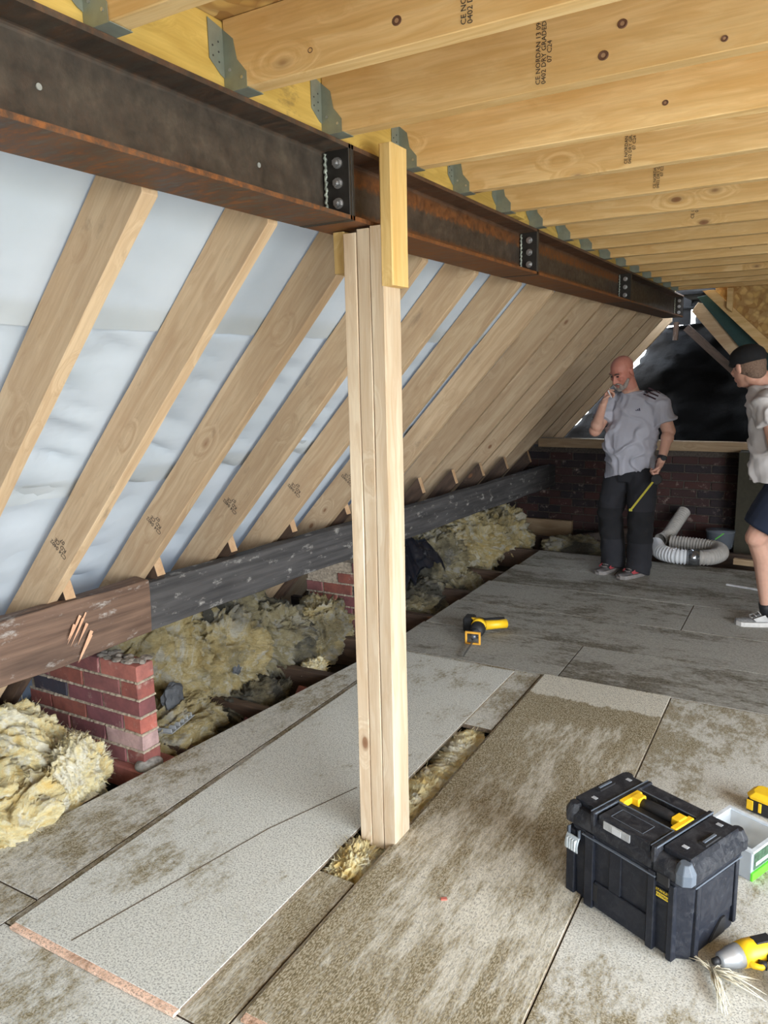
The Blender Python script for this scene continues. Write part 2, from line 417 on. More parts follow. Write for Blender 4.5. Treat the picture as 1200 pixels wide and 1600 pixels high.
# far field: rows laid across, each with staggered joints
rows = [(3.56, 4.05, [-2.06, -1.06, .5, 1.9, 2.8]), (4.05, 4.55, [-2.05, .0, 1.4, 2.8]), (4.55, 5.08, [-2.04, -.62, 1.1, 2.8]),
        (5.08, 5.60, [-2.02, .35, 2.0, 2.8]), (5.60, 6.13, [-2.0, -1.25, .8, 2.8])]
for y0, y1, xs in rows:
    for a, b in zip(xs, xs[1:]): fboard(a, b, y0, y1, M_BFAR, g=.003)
# ceiling joists of the room below, seen along the eaves gap and in the slot
for y, x0 in ((1.36, -3.2), (2.16, -3.2), (2.62, -3.2), (3.1, -3.2), (3.62, -3.2), (4.2, -3.2), (4.8, -3.2), (5.4, -3.2), (6.2, -3.2), (6.75, -3.2)):
    if y > 3.6 or y < 3.5:
        timber('floor_joist', 6.0 if y > 6 else 1.4, .05, .17, M_OLDSTUB, (x0, y, -.195), parent=floor)

# ceiling: OSB deck sheets
ceil = thing('ceiling', None, None); ceil['kind'] = 'structure'
for x0, x1 in ((-1.3, 0.0), (0.0, 1.2), (1.2, 2.9)):
    for y0, y1 in ((-2.36, -1.15), (-1.15, -.55), (-.55, .65), (.65, 1.87), (1.87, 3.09), (3.09, 4.31), (4.31, 5.53), (5.53, 7.2)):
        mb = MB(); mb.box((x0+.002, y0+.002, 2.2975), (x1-.002, y1-.002, 2.3155))
        mb.build('osb_sheet', M_OSB, ceil, bevel=.001)

# right wall with the big dormer opening (out of frame, lights the room)
wr = thing('wall_right', None, None); wr['kind'] = 'structure'
for nm, a, b in (('panel', (2.85, 2.2, -.02), (2.9, 8.7, 2.3)), ('panel', (2.85, -2.4, -.02), (2.9, -1.6, 2.3)), ('panel', (2.85, -1.6, 2.2), (2.9, 2.2, 2.3)), ('panel', (2.85, -1.6, -.02), (2.9, 2.2, .1))):
    mb = MB(); mb.box(a, b); mb.build(nm, M_GREEN if a[1] > 2 else M_OSB, wr)  # far panel dark green, chosen to cut bounce light at the far end
wl = thing('eaves_light_block', None, None); wl['kind'] = 'structure'
mb = MB(); mb.box((-3.46, -2.4, -.26), (-3.40, 8.66, .02)); mb.build('leak_block_panel', M_DARK, wl)  # dark panel added to block sky leaking in below the eaves
wf = thing('wall_front', None, None); wf['kind'] = 'structure'
for a, b in (((-3.4, -2.4, 2.2), (2.85, -2.35, 2.33)), ((2.5, -2.4, -.02), (2.85, -2.35, 2.2)), ((-3.3, -2.4, -.2), (.9, -2.35, 2.2)), ((.9, -2.4, -.02), (2.0, -2.35, .4)), ((2.0, -2.4, -.02), (2.5, -2.35, 2.2))):
    mb = MB(); mb.box(a, b); mb.build('panel', M_DARK, wf)  # unseen rear wall, made dark to cut bounce light

# ------------------------------------------------------------------ far brick wall
YW = 7.2
wb = thing('wall_back', None, None); wb['kind'] = 'structure'
TH = math.radians(47.7)
def plane_x(z): return -1.325 - (1.956 - z)/math.tan(TH)
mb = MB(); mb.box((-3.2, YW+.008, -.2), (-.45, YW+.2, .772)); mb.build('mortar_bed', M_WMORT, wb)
def brick_mesh(L=.215, D=.1025, H=.065, seed=0, mat=M_BRICK):
    rnd = random.Random(seed); mb = MB(); mb.box((-L/2, -D/2, -H/2), (L/2, D/2, H/2))
    mb.v = [tuple(c + rnd.uniform(-.0025, .0025) for c in v) for v in mb.v]
    me = mb.mesh('brick', mat); bevel_mesh(me, .004); return me
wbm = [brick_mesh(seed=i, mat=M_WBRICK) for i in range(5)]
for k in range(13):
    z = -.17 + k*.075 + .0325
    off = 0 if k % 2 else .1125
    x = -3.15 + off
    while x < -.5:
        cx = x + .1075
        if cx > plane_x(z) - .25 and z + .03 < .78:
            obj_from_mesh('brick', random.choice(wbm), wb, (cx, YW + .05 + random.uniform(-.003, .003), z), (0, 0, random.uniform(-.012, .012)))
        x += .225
# plaster return at the wall's right end
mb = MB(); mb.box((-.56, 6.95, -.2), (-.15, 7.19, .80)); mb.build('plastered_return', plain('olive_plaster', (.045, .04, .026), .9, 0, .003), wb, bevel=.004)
timber('timber_wall_plate', 2.3, .1, .085, M_FARWOOD, (-2.36, 7.155, .775), label='horizontal pale timber on top of the far brick wall', cat='timber')
timber('timber_sole_plate', .62, .05, .17, M_FARWOOD, (-2.62, 7.10, -.10), label='pale timber at the left foot of the far brick wall', cat='timber')
mb = MB(); mb.box((0, -.02, -.01), (.85, .02, .14)); o = mb.build('timber_offcut', M_OLDSTUB, bevel=.002); o.location = (-2.12, 6.62, -.15); o.rotation_euler = (0, -.10, .5)  # dark box slanting across the foot of the far wall
tag(o, 'dark slanting strip at the foot of the far brick wall', 'timber')

# ------------------------------------------------------------------ black sheeting beyond the wall
def sheet(name, poly_fn, nx, ny, mat, parent=None, th=0):
    mb = MB(); vs = []; fs = []
    for i in range(nx+1):
        for j in range(ny+1): vs.append(poly_fn(i/nx, j/ny))
    for i in range(nx):
        for j in range(ny):
            a = i*(ny+1)+j; fs.append((a, a+ny+1, a+ny+2, a+1))
    n0 = len(vs)
    mb.add(vs, fs); o = mb.build(name, mat, parent, smooth=True)
    if th:
        md = o.modifiers.new('s', 'SOLIDIFY'); md.thickness = th; md.offset = 0
    return o
lefts = [(-.3, -3.5), (.676, -2.585), (.896, -2.275), (1.10, -2.12), (1.257, -1.985), (1.40, -1.80), (1.546, -1.635), (1.80, -1.52), (1.92, -1.42), (1.93, -1.16), (2.07, -1.15), (2.085, -1.45), (2.5, -1.45)]
def left_at(z):
    for (z0, x0), (z1, x1) in zip(lefts, lefts[1:]):
        if z <= z1: return x0 + (x1-x0)*(z-z0)/(z1-z0) + .045*noise.noise(Vector((z*16, 0, 3))) - (.055 if z < 1.9 else 0)
    return lefts[-1][1]
def bsheet(u, v):
    z = -.3 + 2.58*v; xl = left_at(z); x = xl + (0.9 - xl)*u
    y = 8.4 + .10*fbm(Vector((x*1.6, z*2.2, 1.0)), 4) + .03*math.sin(x*9 + z*3)
    return (x, y - (.0 if u > .02 else 0), z)
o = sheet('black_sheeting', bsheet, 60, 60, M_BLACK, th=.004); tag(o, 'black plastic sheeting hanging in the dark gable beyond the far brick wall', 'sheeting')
for (a, b, wd, lab) in (((-1.22, 8.1, 1.86), (-.55, 8.1, 1.22), .07, 'dark old sloping timber in the shadows above the far brick wall'),
                        ((-1.24, 7.9, 1.76), (-1.235, 7.9, 1.93), .045, 'short upright brown batten hanging under the far end of the steel beam')):
    a = Vector(a); b = Vector(b); d = b-a
    o = timber_mesh(d.length, .05, wd).build('old_batten', M_OLDSTUB if wd > .06 else M_PURLB)
    o.rotation_euler = (0, -math.atan2(d.z, d.x), 0); o.location = a; tag(o, lab, 'timber')

# black panels added to close off the gable beyond the wall (keeps the far end dark; daylight only through the open verge)
gw = thing('gable_light_block', None, None); gw['kind'] = 'structure'
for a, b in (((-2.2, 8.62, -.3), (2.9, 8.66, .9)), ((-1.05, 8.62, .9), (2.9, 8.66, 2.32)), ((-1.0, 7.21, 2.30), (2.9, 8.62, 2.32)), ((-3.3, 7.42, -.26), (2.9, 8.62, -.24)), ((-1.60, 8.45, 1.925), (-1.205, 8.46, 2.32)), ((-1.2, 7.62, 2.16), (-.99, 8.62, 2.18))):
    q = MB(); q.box(a, b); q.build('light_block_panel', M_BLACK, gw)
# ------------------------------------------------------------------ rafters, sloping membrane
P0 = Vector((-1.325, 0, 1.956)); UX = Vector((math.cos(TH), 0, math.sin(TH))); UN = Vector((-math.sin(TH), 0, math.cos(TH)))
RY = [.83, 1.284, 1.728, 2.185, 2.655, 3.155, 3.70, 4.235, 4.775, 5.33, 5.885, 6.455, 7.03, 7.58, 8.10]
RD = .145
ordn = ['cut off by the left edge of the photo', 'nearest full rafter, with dark mould blotches on its face', 'second full rafter, knot circled near its underside',
        'third full rafter, meeting the beam just left of the post', 'fourth full rafter, with wavy grain, mostly left of the post', 'fifth rafter, crossing behind the middle of the post',
        'first rafter wholly right of the cleat, seen through the membrane gaps', 'rafter just past the last wide membrane strip', 'second rafter past the last wide membrane strip',
        'third rafter past the last wide membrane strip', 'fifth rafter from the far end of the slope', 'fourth rafter from the far end of the slope', 'third rafter from the far end by the bald man\'s head', 'next to last rafter of the slope, by the bald man', 'last rafter of the slope, beside the bright gap']
ordn[9] = 'sixth rafter counted from the far end'; ordn[10] = 'fifth rafter counted from the far end'
def rafter(y, i):
    # local X along the slope, plumb cut against the beam
    s0 = -(3.35-1.325)/math.cos(TH); n = 22; rings = []; W = .047; sd = i*7.7
    for k in range(n+1):
        t = k/n; r = []
        for j, (yy, zz) in enumerate([(0, 0), (W, 0), (W, RD), (0, RD)]):
            xe = -.012 + zz*math.tan(TH)          # plumb end
            x = s0 + (xe - s0)*t
            a = noise.noise(Vector((x*3.1, j*3.3, sd)))*.0028 + noise.noise(Vector((x*11, j*3.3, sd)))*.0012
            r.append(Vector((x, yy + (1 if yy > 0 else -1)*a*.5, zz + (1 if zz > 0 else -1)*a)))
        rings.append(r)
    mb = MB(); mb.rings([[q for q in reversed(r)] for r in rings])
    o = mb.build('rafter', M_RAFT, bevel=.0018); o.location = (P0.x, y, P0.z); o.rotation_euler = (0, -TH, 0)
    sag = 0 if i < 5 else .0
    return tag(o, 'new sloping rafter, ' + ordn[i], 'rafter', 'new rafters on the left slope')
labels_r = []
for i, y in enumerate(RY): rafter(y, i)
# timber grade stamps near the feet of the rafters
for i in (2, 3, 4, 5, 6):
    o = [q for q in C.objects if q.name.startswith('rafter')][i]
    M = Matrix.Translation((-1.42 if i < 6 else -1.45, -.0012, .075)) @ Matrix.Rotation(PI/2, 4, 'X') @ Matrix.Rotation(PI/2, 4, 'Z')
    text('grade_stamp', 'C24 0402\nKD CE\n07', .024, M_INK, M, o)

def memb(name, s0, s1, off, amp, lab, seed):
    ny, nx = 240, 44
    ys0, ys1 = -2.36, 8.15
    rib = RY
    def f(u, v):
        y = ys0 + (ys1-ys0)*u; s = s0 + (s1-s0)*v
        d = min(abs(y - (r+.0235)) for r in rib); k = min(1, max(0, (d-.03)/.09))   # pinned tight where it crosses a rafter
        p = Vector((y*2.2, s*8.5 + y*2.4, seed)); wv = fbm(p, 3)
        fold = abs(noise.noise(Vector((y*1.6, s*12 + y*5.5, seed+5))))
        q = P0 + UX*s + UN*(off + .004 + amp*k*max(.04, .75 + wv*1.6 - fold*2.2)*(.35+.65*(1-v)))
        return (q.x, y, q.z)
    o = sheet(name, f, ny, nx, M_MEMB, th=0); return tag(o, lab, 'membrane', 'roof membrane sheets')
lap1 = (1.70-1.956-.145*math.cos(TH))/math.sin(TH); lap2 = (1.145-1.956-.145*math.cos(TH))/math.sin(TH)
memb('roof_membrane', lap1-.03, .215, RD+.001, .006, 'top course of pale breather membrane under the steel beam, nearly flat', 1)
memb('roof_membrane', lap2-.03, lap1+.05, RD+.013, .048, 'middle course of pale membrane on the slope, gently rippled', 2)
memb('roof_membrane', -3.22, lap2+.06, RD+.024, .075, 'lowest course of bluish membrane just above the old purlin, strongly wrinkled', 3)

# ------------------------------------------------------------------ old purlin in two lengths
def purlin(name, A, B, H, T, mat, lab):
    A = Vector(A); B = Vector(B); d = B-A; L = d.length
    mb = MB(); rings = []; n = 40
    for k in range(n+1):
        x = L*k/n; r = []
        for j in range(16):
            c = j/16
            pr = [(0, 0), (.25, 0), (.5, 0), (.75, 0), (1, 0), (1, .25), (1, .5), (1, .75), (1, 1), (.75, 1), (.5, 1), (.25, 1), (0, 1), (0, .75), (0, .5), (0, .25)][j]
            y, z = pr[0]*T, pr[1]*H
            e = fbm(Vector((x*2.2, y*9, z*9+A.y)), 4)*.006
            y += e*(1 if pr[0] > .5 else -1); z += e*1.3*(1 if pr[1] > .5 else -1)
            r.append(Vector((x, y, z)))
        rings.append([q for q in reversed(r)])
    mb.rings(rings); o = mb.build(name, mat, bevel=.003)
    yaw = math.atan2(d.y, d.x); pit = math.asin(d.z/L)
    o.rotation_euler = (0, -pit, yaw); o.location = A
    return tag(o, lab, 'purlin')
# front (+X) face lies on the line; thickness goes to -X
purlin('old_purlin', (-2.475+.062, .2, .525), (-2.475+.080, 2.172, .477), .232, .085, M_PURLB, 'thick old brown purlin with a torn pale splinter patch, resting on the near brick pier')
purlin('old_purlin', (-2.410, 2.15, .482), (-2.19, 7.17, .40), .205, .075, M_PURLG, 'long sooty black old purlin with chalky spots running back to the far wall')
# torn splinter patch on the brown purlin
mb = MB()
for k in range(9):
    a = Vector((-2.383, 1.78+random.uniform(-.03, .10), .60+random.uniform(-.03, .07))); Ls = random.uniform(.05, .14)
    d = Vector((0.0, -.55, -.75)).normalized(); s = Vector((0, .75, -.55)).normalized()*random.uniform(.003, .009)
    mb.add([a-s, a+s, a+d*Ls, a+Vector((.006, 0, 0))+d*Ls*.4], [(0, 1, 3), (1, 2, 3), (2, 0, 3), (0, 2, 1)])
pu = [q for q in C.objects if q.name.startswith('old_purlin')][0]
bpy.context.view_layer.update()
o = mb.build('splintered_patch', plain('torn_wood', (.62, .35, .22), .7), pu); o.matrix_parent_inverse = pu.matrix_world.inverted(); tag(o, 'pale torn splinters')
# cut ends of the old rafters beside each new rafter
stub_me = None
lab_pos = ['just left of the purlin joint', 'just right of the purlin joint', 'second one right of the purlin joint', 'third one right of the purlin joint',
           'behind the left edge of the post', 'just right of the post above the purlin', 'second one right of the post', 'third one right of the post', 'fourth one right of the post', 'last one before the far wall']
for k, y in enumerate([1.79, 2.245, 2.72, 3.215, 3.76, 4.70, 5.26, 5.80, 6.36, 6.98]):
    mb = MB(); z_top = .80 + (.035 if k % 2 else .0)
    L = 1.1; mb.box((-L, 0, 0), (0, .048, .10))
    mb.v = [(x + (z*.55 if x > -.1 else 0), yy, z) for x, yy, z in mb.v]
    mb.mi = [0, 0, 0, 1, 0, 0]
    o = mb.build('old_rafter_stub', [M_OLDSTUB, M_CUT], bevel=.001); zz = .70 if k < 5 else .70 - (k-4)*.012
    xx = plane_x(zz) + (.035 + .012*k if k > 4 else .05)
    o.location = (xx, y, zz); o.rotation_euler = (0, -TH, 0)
    tag(o, 'sawn-off old rafter end, pale cut face, ' + lab_pos[k], 'timber', 'old rafter ends on the purlin')

# ------------------------------------------------------------------ steel beam in four bolted lengths
XB0, XB1, ZB0, ZB1 = -1.325, -1.152, 1.956, 2.15
def ibeam(y0, y1, mat, lab, plates=(True, True), wide_web=False):
    L = y1-y0; W = XB1-XB0; H = ZB1-ZB0; tf = .0115; tw = .008; r = .009
    half = [(W, 0), (W, tf)] + [(W/2+tw/2 + r - r*math.sin(a), tf + r - r*math.cos(a)) for a in (0, .5, 1.05, PI/2)]
    prof = half + [(x, H-z) for x, z in reversed(half)]
    prof += [(W-x, z) for x, z in reversed(prof)]
    root = thing('steel_beam', lab, 'steel beam', (XB0, y0, ZB0), group='bolted lengths of the long steel beam')
    mb = MB(); n = 12
    mb.rings([[Vector((x, L*i/n, z)) for x, z in prof] for i in range(n+1)])
    o = mb.build('rolled_section', mat, root)
    # cross-section along local Y; object coords give z for the rust bands
    for side, yy in ((0, 0.0), (1, L-.012)):
        if not plates[side]: continue
        mb = MB(); mb.box((0.0, yy, -.001), (W, yy+.012, H+.001)); p = mb.build('end_plate', M_PLATE, root, bevel=.0012)
        if side == 1:
            for xo in (W-.036, .036):
                for zz in (.045, .097, .149):
                    bb = MB(); bb.tube([(xo, yy-.003, zz), (xo, yy, zz)], .0145, 16); bb.tube([(xo, yy-.013, zz), (xo, yy-.003, zz)], .0115, 6); bb.tube([(xo, yy-.019, zz), (xo, yy-.013, zz)], .0065, 10)
                    bb.build('bolt', M_BOLT, p)
            wl = MB(); pts = [(W/2+.013+.002*math.sin(k*1.7), yy-.004+.0015*math.sin(k*2.9), tf+.006+(H-2*tf-.012)*k/30) for k in range(31)]
            wl.tube(pts, [.0045+.0015*math.sin(k*2.1) for k in range(31)], 6); wl.build('weld_bead', M_WELD, p, smooth=True)
    return root
b0 = ibeam(-.6, 1.872, M_STEEL, 'nearest dark grey steel beam length crossing the top left corner', (False, True))
ibeam(1.874, 3.45, M_RUST, 'rust-streaked steel beam length just right of the timber post')
ibeam(3.452, 5.385, M_RUST, 'third steel beam length, between the two mid-span bolted joints')
ibeam(5.387, 7.60, M_STEEL, 'farthest steel beam length, ending above the bald man')
for (y, z) in ((.965, 2.053), (1.574, 2.048)):
    mb = MB(); mb.tube([(XB1-XB0-.082, y+.6, z-ZB0), (XB1-XB0-.080, y+.6, z-ZB0)], .0060, 14); mb.build('bolt_hole', plain('bright_hole', (.30, .31, .30), .8), b0)  # pale disc coloured like the lit membrane seen through a hole

# ------------------------------------------------------------------ yellow packing timber on the beam, joists, hangers
XF = -1.178
for a, b, lab in ((-.6, 2.62, 'yellow treated timber on top of the nearest steel beam, behind the joist hangers'), (2.625, 7.3, 'yellow treated timber on top of the far steel beam, behind the joist hangers')):
    o = timber_mesh(b-a, .06, .143).build('packing_timber', M_YELLOW); o.rotation_euler = (0, 0, PI/2); o.location = (XF, a, 2.1515); tag(o, lab, 'timber')
mb = MB(); mb.box((0, 0, 0), (.045, .06, .143)); 
JY = [.625, 1.03, 1.40, 1.775, 2.195, 2.595, 3.005, 3.405, 3.83, 4.235, 4.64, 5.05, 5.45, 5.86, 6.27, 6.68, 7.05]
jl = ['hidden above the frame', 'nearest joist, cut off by the top left edge', 'second joist from the camera, faint stamp at the frame top', 'third joist, black stamp and two round knots', 'fourth joist, ending just right of the upright cleat',
      'fifth joist, more orange, one stamp near its middle', 'sixth joist, stamped, first one right of the short yellow block', 'seventh joist from the camera', 'eighth joist, small stamp', 'ninth joist from the camera',
      'tenth joist from the camera', 'eleventh joist, orange toned, small stamp', 'sixth joist from the far end', 'fifth joist from the far end', 'fourth joist from the far end', 'third joist from the far end, dark edged', 'last joist, against the far cheek wall']
joists = []
for k, y in enumerate(JY):
    if k == 0: continue
    o = timber_mesh(3.95, .046, .142, .0012, 20).build('ceiling_joist', M_JOIST); o.location = (XF+.004, y, 2.154)
    tag(o, 'flat ceiling joist, ' + jl[k], 'joist', 'new ceiling joists'); joists.append(o)
def stamp(o, x, z, s, size=.021):
    M = Matrix.Translation((x-(XF+.004), -.0016, z-2.154)) @ Matrix.Rotation(PI/2, 4, 'X') @ Matrix.Rotation(PI/2, 4, 'Z')
    text('grade_stamp', s, size, M_INK, M, o)
full = 'CE NORDAN 13 09\n0402 DRY GRADED\n07 C24'
stamp(joists[1], -.599, 2.225, full, .0150); stamp(joists[2], -.584, 2.228, full, .0150); stamp(joists[4], -.572, 2.225, full, .014); stamp(joists[5], -.561, 2.225, full, .014)
stamp(joists[7], -.551, 2.22, 'CE 0402\n07', .02); stamp(joists[10], -.511, 2.22, 'CE 04\n07', .02)
M_KNOT = plain('knot_ring', (.13, .06, .035), .7); M_KNOT2 = plain('knot_heart', (.36, .22, .13), .7)
for jx, x, z, r in ((2, -.454, 2.196, .0085), (2, -.416, 2.249, .008), (2, -.216, 2.178, .005), (1, -.75, 2.20, .008), (3, -.4, 2.205, .006), (1, -.95, 2.19, .005)):
    o = joists[jx]; q = Vector((x-(XF+.004), 0, z-2.154))
    mb = MB(); seg = 14; ring = []
    for rr, yy in ((r*.55, -.0014), (r, -.0022), (r*1.15, -.0012), (r*1.2, .002), (r*.5, .002)): ring.append([q + Vector((math.cos(t*2*PI/seg)*rr*1.15, yy, math.sin(t*2*PI/seg)*rr)) for t in range(seg)])
    mb.rings(ring, cap=True); mb.build('knot', M_KNOT, o)
    mb = MB(); mb.tube([q+Vector((0, .001, 0)), q+Vector((0, -.0016, 0))], r*.55, 12); mb.build('knot', M_KNOT2, o)
hl = ['at the top left edge, flange cut off by the frame', 'nearest one seen whole, left of the big second joist', 'second seen whole, bent flange, at the third joist', 'half hidden behind the top of the upright cleat',
      'first one right of the cleat', 'by the short yellow block', 'second one right of the short yellow block', 'third one right of the short yellow block', 'mid-beam, above the first rusty bolted joint']
for k, y in enumerate(JY[1:]):
    lab = ('small galvanised joist hanger ' if k > 3 else 'galvanised joist hanger ') + (hl[k] if k < len(hl) else ['over the far part of the beam, seventh from the far end', 'sixth hanger from the far end', 'fifth hanger from the far end', 'fourth hanger from the far end', 'third hanger from the far end', 'next to last hanger at the far end', 'very last hanger at the far end'][k-9])
    root = thing('joist_hanger', lab, 'joist hanger', (XF, y, 2.154), group='joist hangers along the beam')
    t = .0012; h = .125
    for sgn, y0 in ((-1, -.0025), (1, .0485)):
        # face flange nailed to the packing timber, cranked top corner
        yo = y0 + sgn*.046
        ys = sorted((y0, yo))
        z0 = .03 if sgn < 0 else .02
        mb = MB()
        pr = [(y0, z0-.004), (y0+sgn*.012, z0), (yo, z0+.024), (yo, h+.008), (y0, h-.001)]
        if sgn > 0: pr = pr[::-1]
        vs = [(.0015, a, b) for a, b in pr] + [(.0015+t, a, b) for a, b in pr]
        mb.add(vs, [(4, 3, 2, 1, 0), (5, 6, 7, 8, 9)] + [(i, (i+1) % 5, (i+1) % 5+5, i+5) for i in range(5)]); fl = mb.build('face_flange', M_GALV, root)
        if k < 5:
            for (a, b) in ((.35, .3), (.75, .4), (.35, .55), (.75, .65), (.35, .8)):
                nb = MB(); q = (0.0015+t, y0+(yo-y0)*a, z0+.08*b); nb.tube([q, (q[0]+.0008, q[1], q[2])], .0022, 8); nb.build('nail_head', M_NAIL, fl)
        # side strap, wide at the foot and tapering upwards
        pr = [(0, -.0015), (.062, -.0015), (.062, .03), (.038, .058), (.03, .10), (.001, h)]
        ya, yb = (-.0030, -.0018) if sgn < 0 else (.0478, .0490)
        vs = [(a, ya, b) for a, b in pr] + [(a, yb, b) for a, b in pr]; n = len(pr)
        mb = MB(); mb.add(vs, [tuple(range(n)), tuple(range(2*n-1, n-1, -1))] + [(i, i+n, (i+1) % n+n, (i+1) % n) for i in range(n)]); ss = mb.build('side_strap', M_GALV, root)
        if k < 5:
            for q in ((.018, .04), (.05, .02)):
                nb = MB(); s2 = -1 if sgn < 0 else 1; yy = ya if sgn < 0 else yb; nb.tube([(q[0], yy, q[1]), (q[0], yy+s2*.0015, q[1])], .0035, 10); nb.build('nail_head', M_BOLT, ss)
    mb = MB(); mb.box((0, -.003, -.0028), (.066, .049, -.0014)); mb.build('seat', M_GALV, root)
# short yellow blocks nailed beside the fifth joist
mb = MB(); mb.box((0, 0, 0), (.05, .10, .14)); o = mb.build('packing_block', M_YELLOW, bevel=.002); o.location = (-1.176, 3.10, 2.152)
tag(o, 'short yellow upright block against the packing timber, left of the sixth joist', 'timber block')

# ------------------------------------------------------------------ timber post
post = thing('timber_post', 'tall upright post of nailed pale studs propping the steel beam, base in the floor slot', 'post', (-1.18, 2.0, -.02))
W1 = .0425
for i, (x, tw, dz) in enumerate(((-1.250, W1, .012), (-1.2065, W1, .004), (-1.163, W1+.001, 0.0))):
    o = timber_mesh(1.972-dz, .095 if i < 2 else .099, W1, .0010, 24).build('stud', M_POST, post)
    o.rotation_euler = (0, -PI/2 + .0022, 0); o.location = (x+.004+.002*i+1.18+W1, 1.96-2.0, 0.0)
M_STAMP = plain('faded_ink', (.20, .15, .12), .8)
Ms = Matrix.Translation((.0685, .012, 1.60)) @ Matrix.Rotation(PI/2, 4, 'Z') @ Matrix.Rotation(PI/2, 4, 'X') @ Matrix.Rotation(PI, 4, 'Z')
text('grade_stamp', 'CE\nNYDALA', .020, M_STAMP, Ms, post)
M_CLEAT = wood('cleat_timber', (.80, .58, .25), (.66, .42, .14))
def upright(name, x, y, z0, z1, wx, wy, mat, lab):
    o = timber_mesh(z1-z0, wy, wx, .0012, 8, .004).build(name, mat); o.rotation_euler = (0, -PI/2, 0); o.location = (x+wx, y, z0); return tag(o, lab, 'timber cleat')
upright('timber_cleat', -1.1165, 1.958, 1.785, 2.165, .040, .097, M_CLEAT, 'long yellow cleat nailed to the right of the post top, reaching past the steel beam')
upright('timber_cleat', -1.297, 1.99, 1.835, 1.953, .040, .06, M_CLEAT, 'short yellow block on the left of the post, under the steel beam')

# ------------------------------------------------------------------ loose sheets lying on the floor
def lsheet(x0, x1, y0, y1, mat, lab, z0=.0005, z1=.0125):
    cx, cy = (x0+x1)/2, (y0+y1)/2; mb = MB(); hx, hy = (x1-x0)/2, (y1-y0)/2
    mb.box((-hx, -hy, z0), (hx, hy, z1)); mb.mi = [1, 0, 1, 2, 1, 2]
    o = mb.build('chipboard_panel', [mat, M_EDGE, M_DIRTE], None, bevel=.0014); o.location = (cx, cy, 0)
    # tongue: a bright rebated lip along the near end
    t = MB(); t.box((-hx+.002, -hy-.020, .001), (hx-.002, -hy, .0105)); t.build('tongue_edge', M_EDGE, o, bevel=.001)
    return tag(o, lab, 'board')
pb = lsheet(-1.912, -1.268, 1.135, 3.51, M_BPALE, 'pale grey chipboard panel lying loose left of the post')
lsheet(-1.1195, -.513, 1.205, 3.547, M_BLONG, 'brown-worn chipboard panel lying loose between the post and the toolbox')
# sawn score line across the pale panel
mb = MB(); pts = [(-1.702+1.59, 1.161-2.3225, .0127), (-1.541+1.59, 1.835-2.3225, .0127), (-1.408+1.59, 2.197-2.3225, .0127)]
for a, b in zip(pts, pts[1:]):
    a = Vector(a); b = Vector(b); s = (b-a).cross(Vector((0, 0, 1))).normalized()*.0022; up1 = Vector((0, 0, .0006))
    mb.add([a-s, b-s, b+s, a+s, a-s+up1, b-s+up1, b+s+up1, a+s+up1], [(3, 2, 1, 0), (4, 5, 6, 7), (0, 1, 5, 4), (1, 2, 6, 5), (2, 3, 7, 6), (3, 0, 4, 7)])
mb.build('scored_line', plain('dirt_line', (.13, .10, .07), .9), pb)

# ------------------------------------------------------------------ brick piers
def pier(name, xr, y, L, D, z0, courses, lab, special, steps=None):
    root = thing(name, lab, 'brick pier', (xr, y, z0))
    zt = courses*.075
    mb = MB(); mb.box((-L+.008, .007, 0), (-.007, D-.007, zt-.012)); mb.build('mortar_core', M_MORT, root)
    cache = {}
    for k in range(courses):
        off = 0.0 if k % 2 else .1075+.01
        x = 0.0; first = True
        z = k*.075 + .0325
        while x > -L+.02:
            l = .215 if not (first and off) else .1025
            l = min(l, L + x)
            if l < .04: break
            first = False
            if steps and k >= courses - len(steps) and x - l < -L + steps[k-(courses-len(steps))]:
                x -= l + .01; continue
            key = (k, round(x, 2)); mat = special.get((k, 0) if x == 0 else key, M_BRICK)
            if (k, round(x, 2)) in special: mat = special[(k, round(x, 2))]
            ck = (round(l, 3), mat.name, random.randint(0, 2))
            if ck not in cache: cache[ck] = brick_mesh(l, D, .065, hash(ck[2]) + int(l*1000), mat)
            obj_from_mesh('brick', cache[ck], root, (x - l/2, D/2 + random.uniform(-.002, .002), z), (0, 0, random.uniform(-.015, .015)))
            x -= l + .010
    # sandy mortar squeezed along the bed joints
    jm = MB()
    for k in range(1, courses):
        z = k*.075 - .005; xx = 0.0; p = []
        n = 60
        for i in range(n+1): p.append((-L*i/n, .003+.0035*noise.noise(Vector((i*.7, k, 1))), z + .0025*noise.noise(Vector((i*.9, k, 5)))))
        jm.tube(p, [.0062+.0028*noise.noise(Vector((i*1.3, k*3, 9))) for i in range(n+1)], 6)
        q = [(-.003+.003*noise.noise(Vector((i, k, 2))), D*i/10, z) for i in range(11)]
        jm.tube(q, .0055, 6)
    jm.build('bed_mortar', M_MORT, root)
    return root
sp = {(5, 0): M_BRICKR, (2, 0): M_BRICKR, (1, 0): M_BRICKP, (3, round(-.4500, 2)): M_BRICKD, (3, -.34): M_BRICKD, (3, -.35): M_BRICKD}
p1 = pier('brick_pier', -2.298, 1.985, .70, .088, -.035, 6, 'near red brick pier under the brown purlin', sp)
mb = MB(); mb.box((-.23, -.03, -.10), (.045, .14, -.002)); mb.v = [(x + (.04 if z > -.05 else 0)*0, y, z) for x, y, z in mb.v]; o = mb.build('footing_brick', M_BRICKR, p1, bevel=.006)
mb = MB(); mb.ell((-.01, .03, .005), (.055, .06, .028)); o = mb.build('mortar_lump', plain('grey_mortar', (.30, .29, .27), .95, 0, .006, .5, 40), p1, smooth=True)
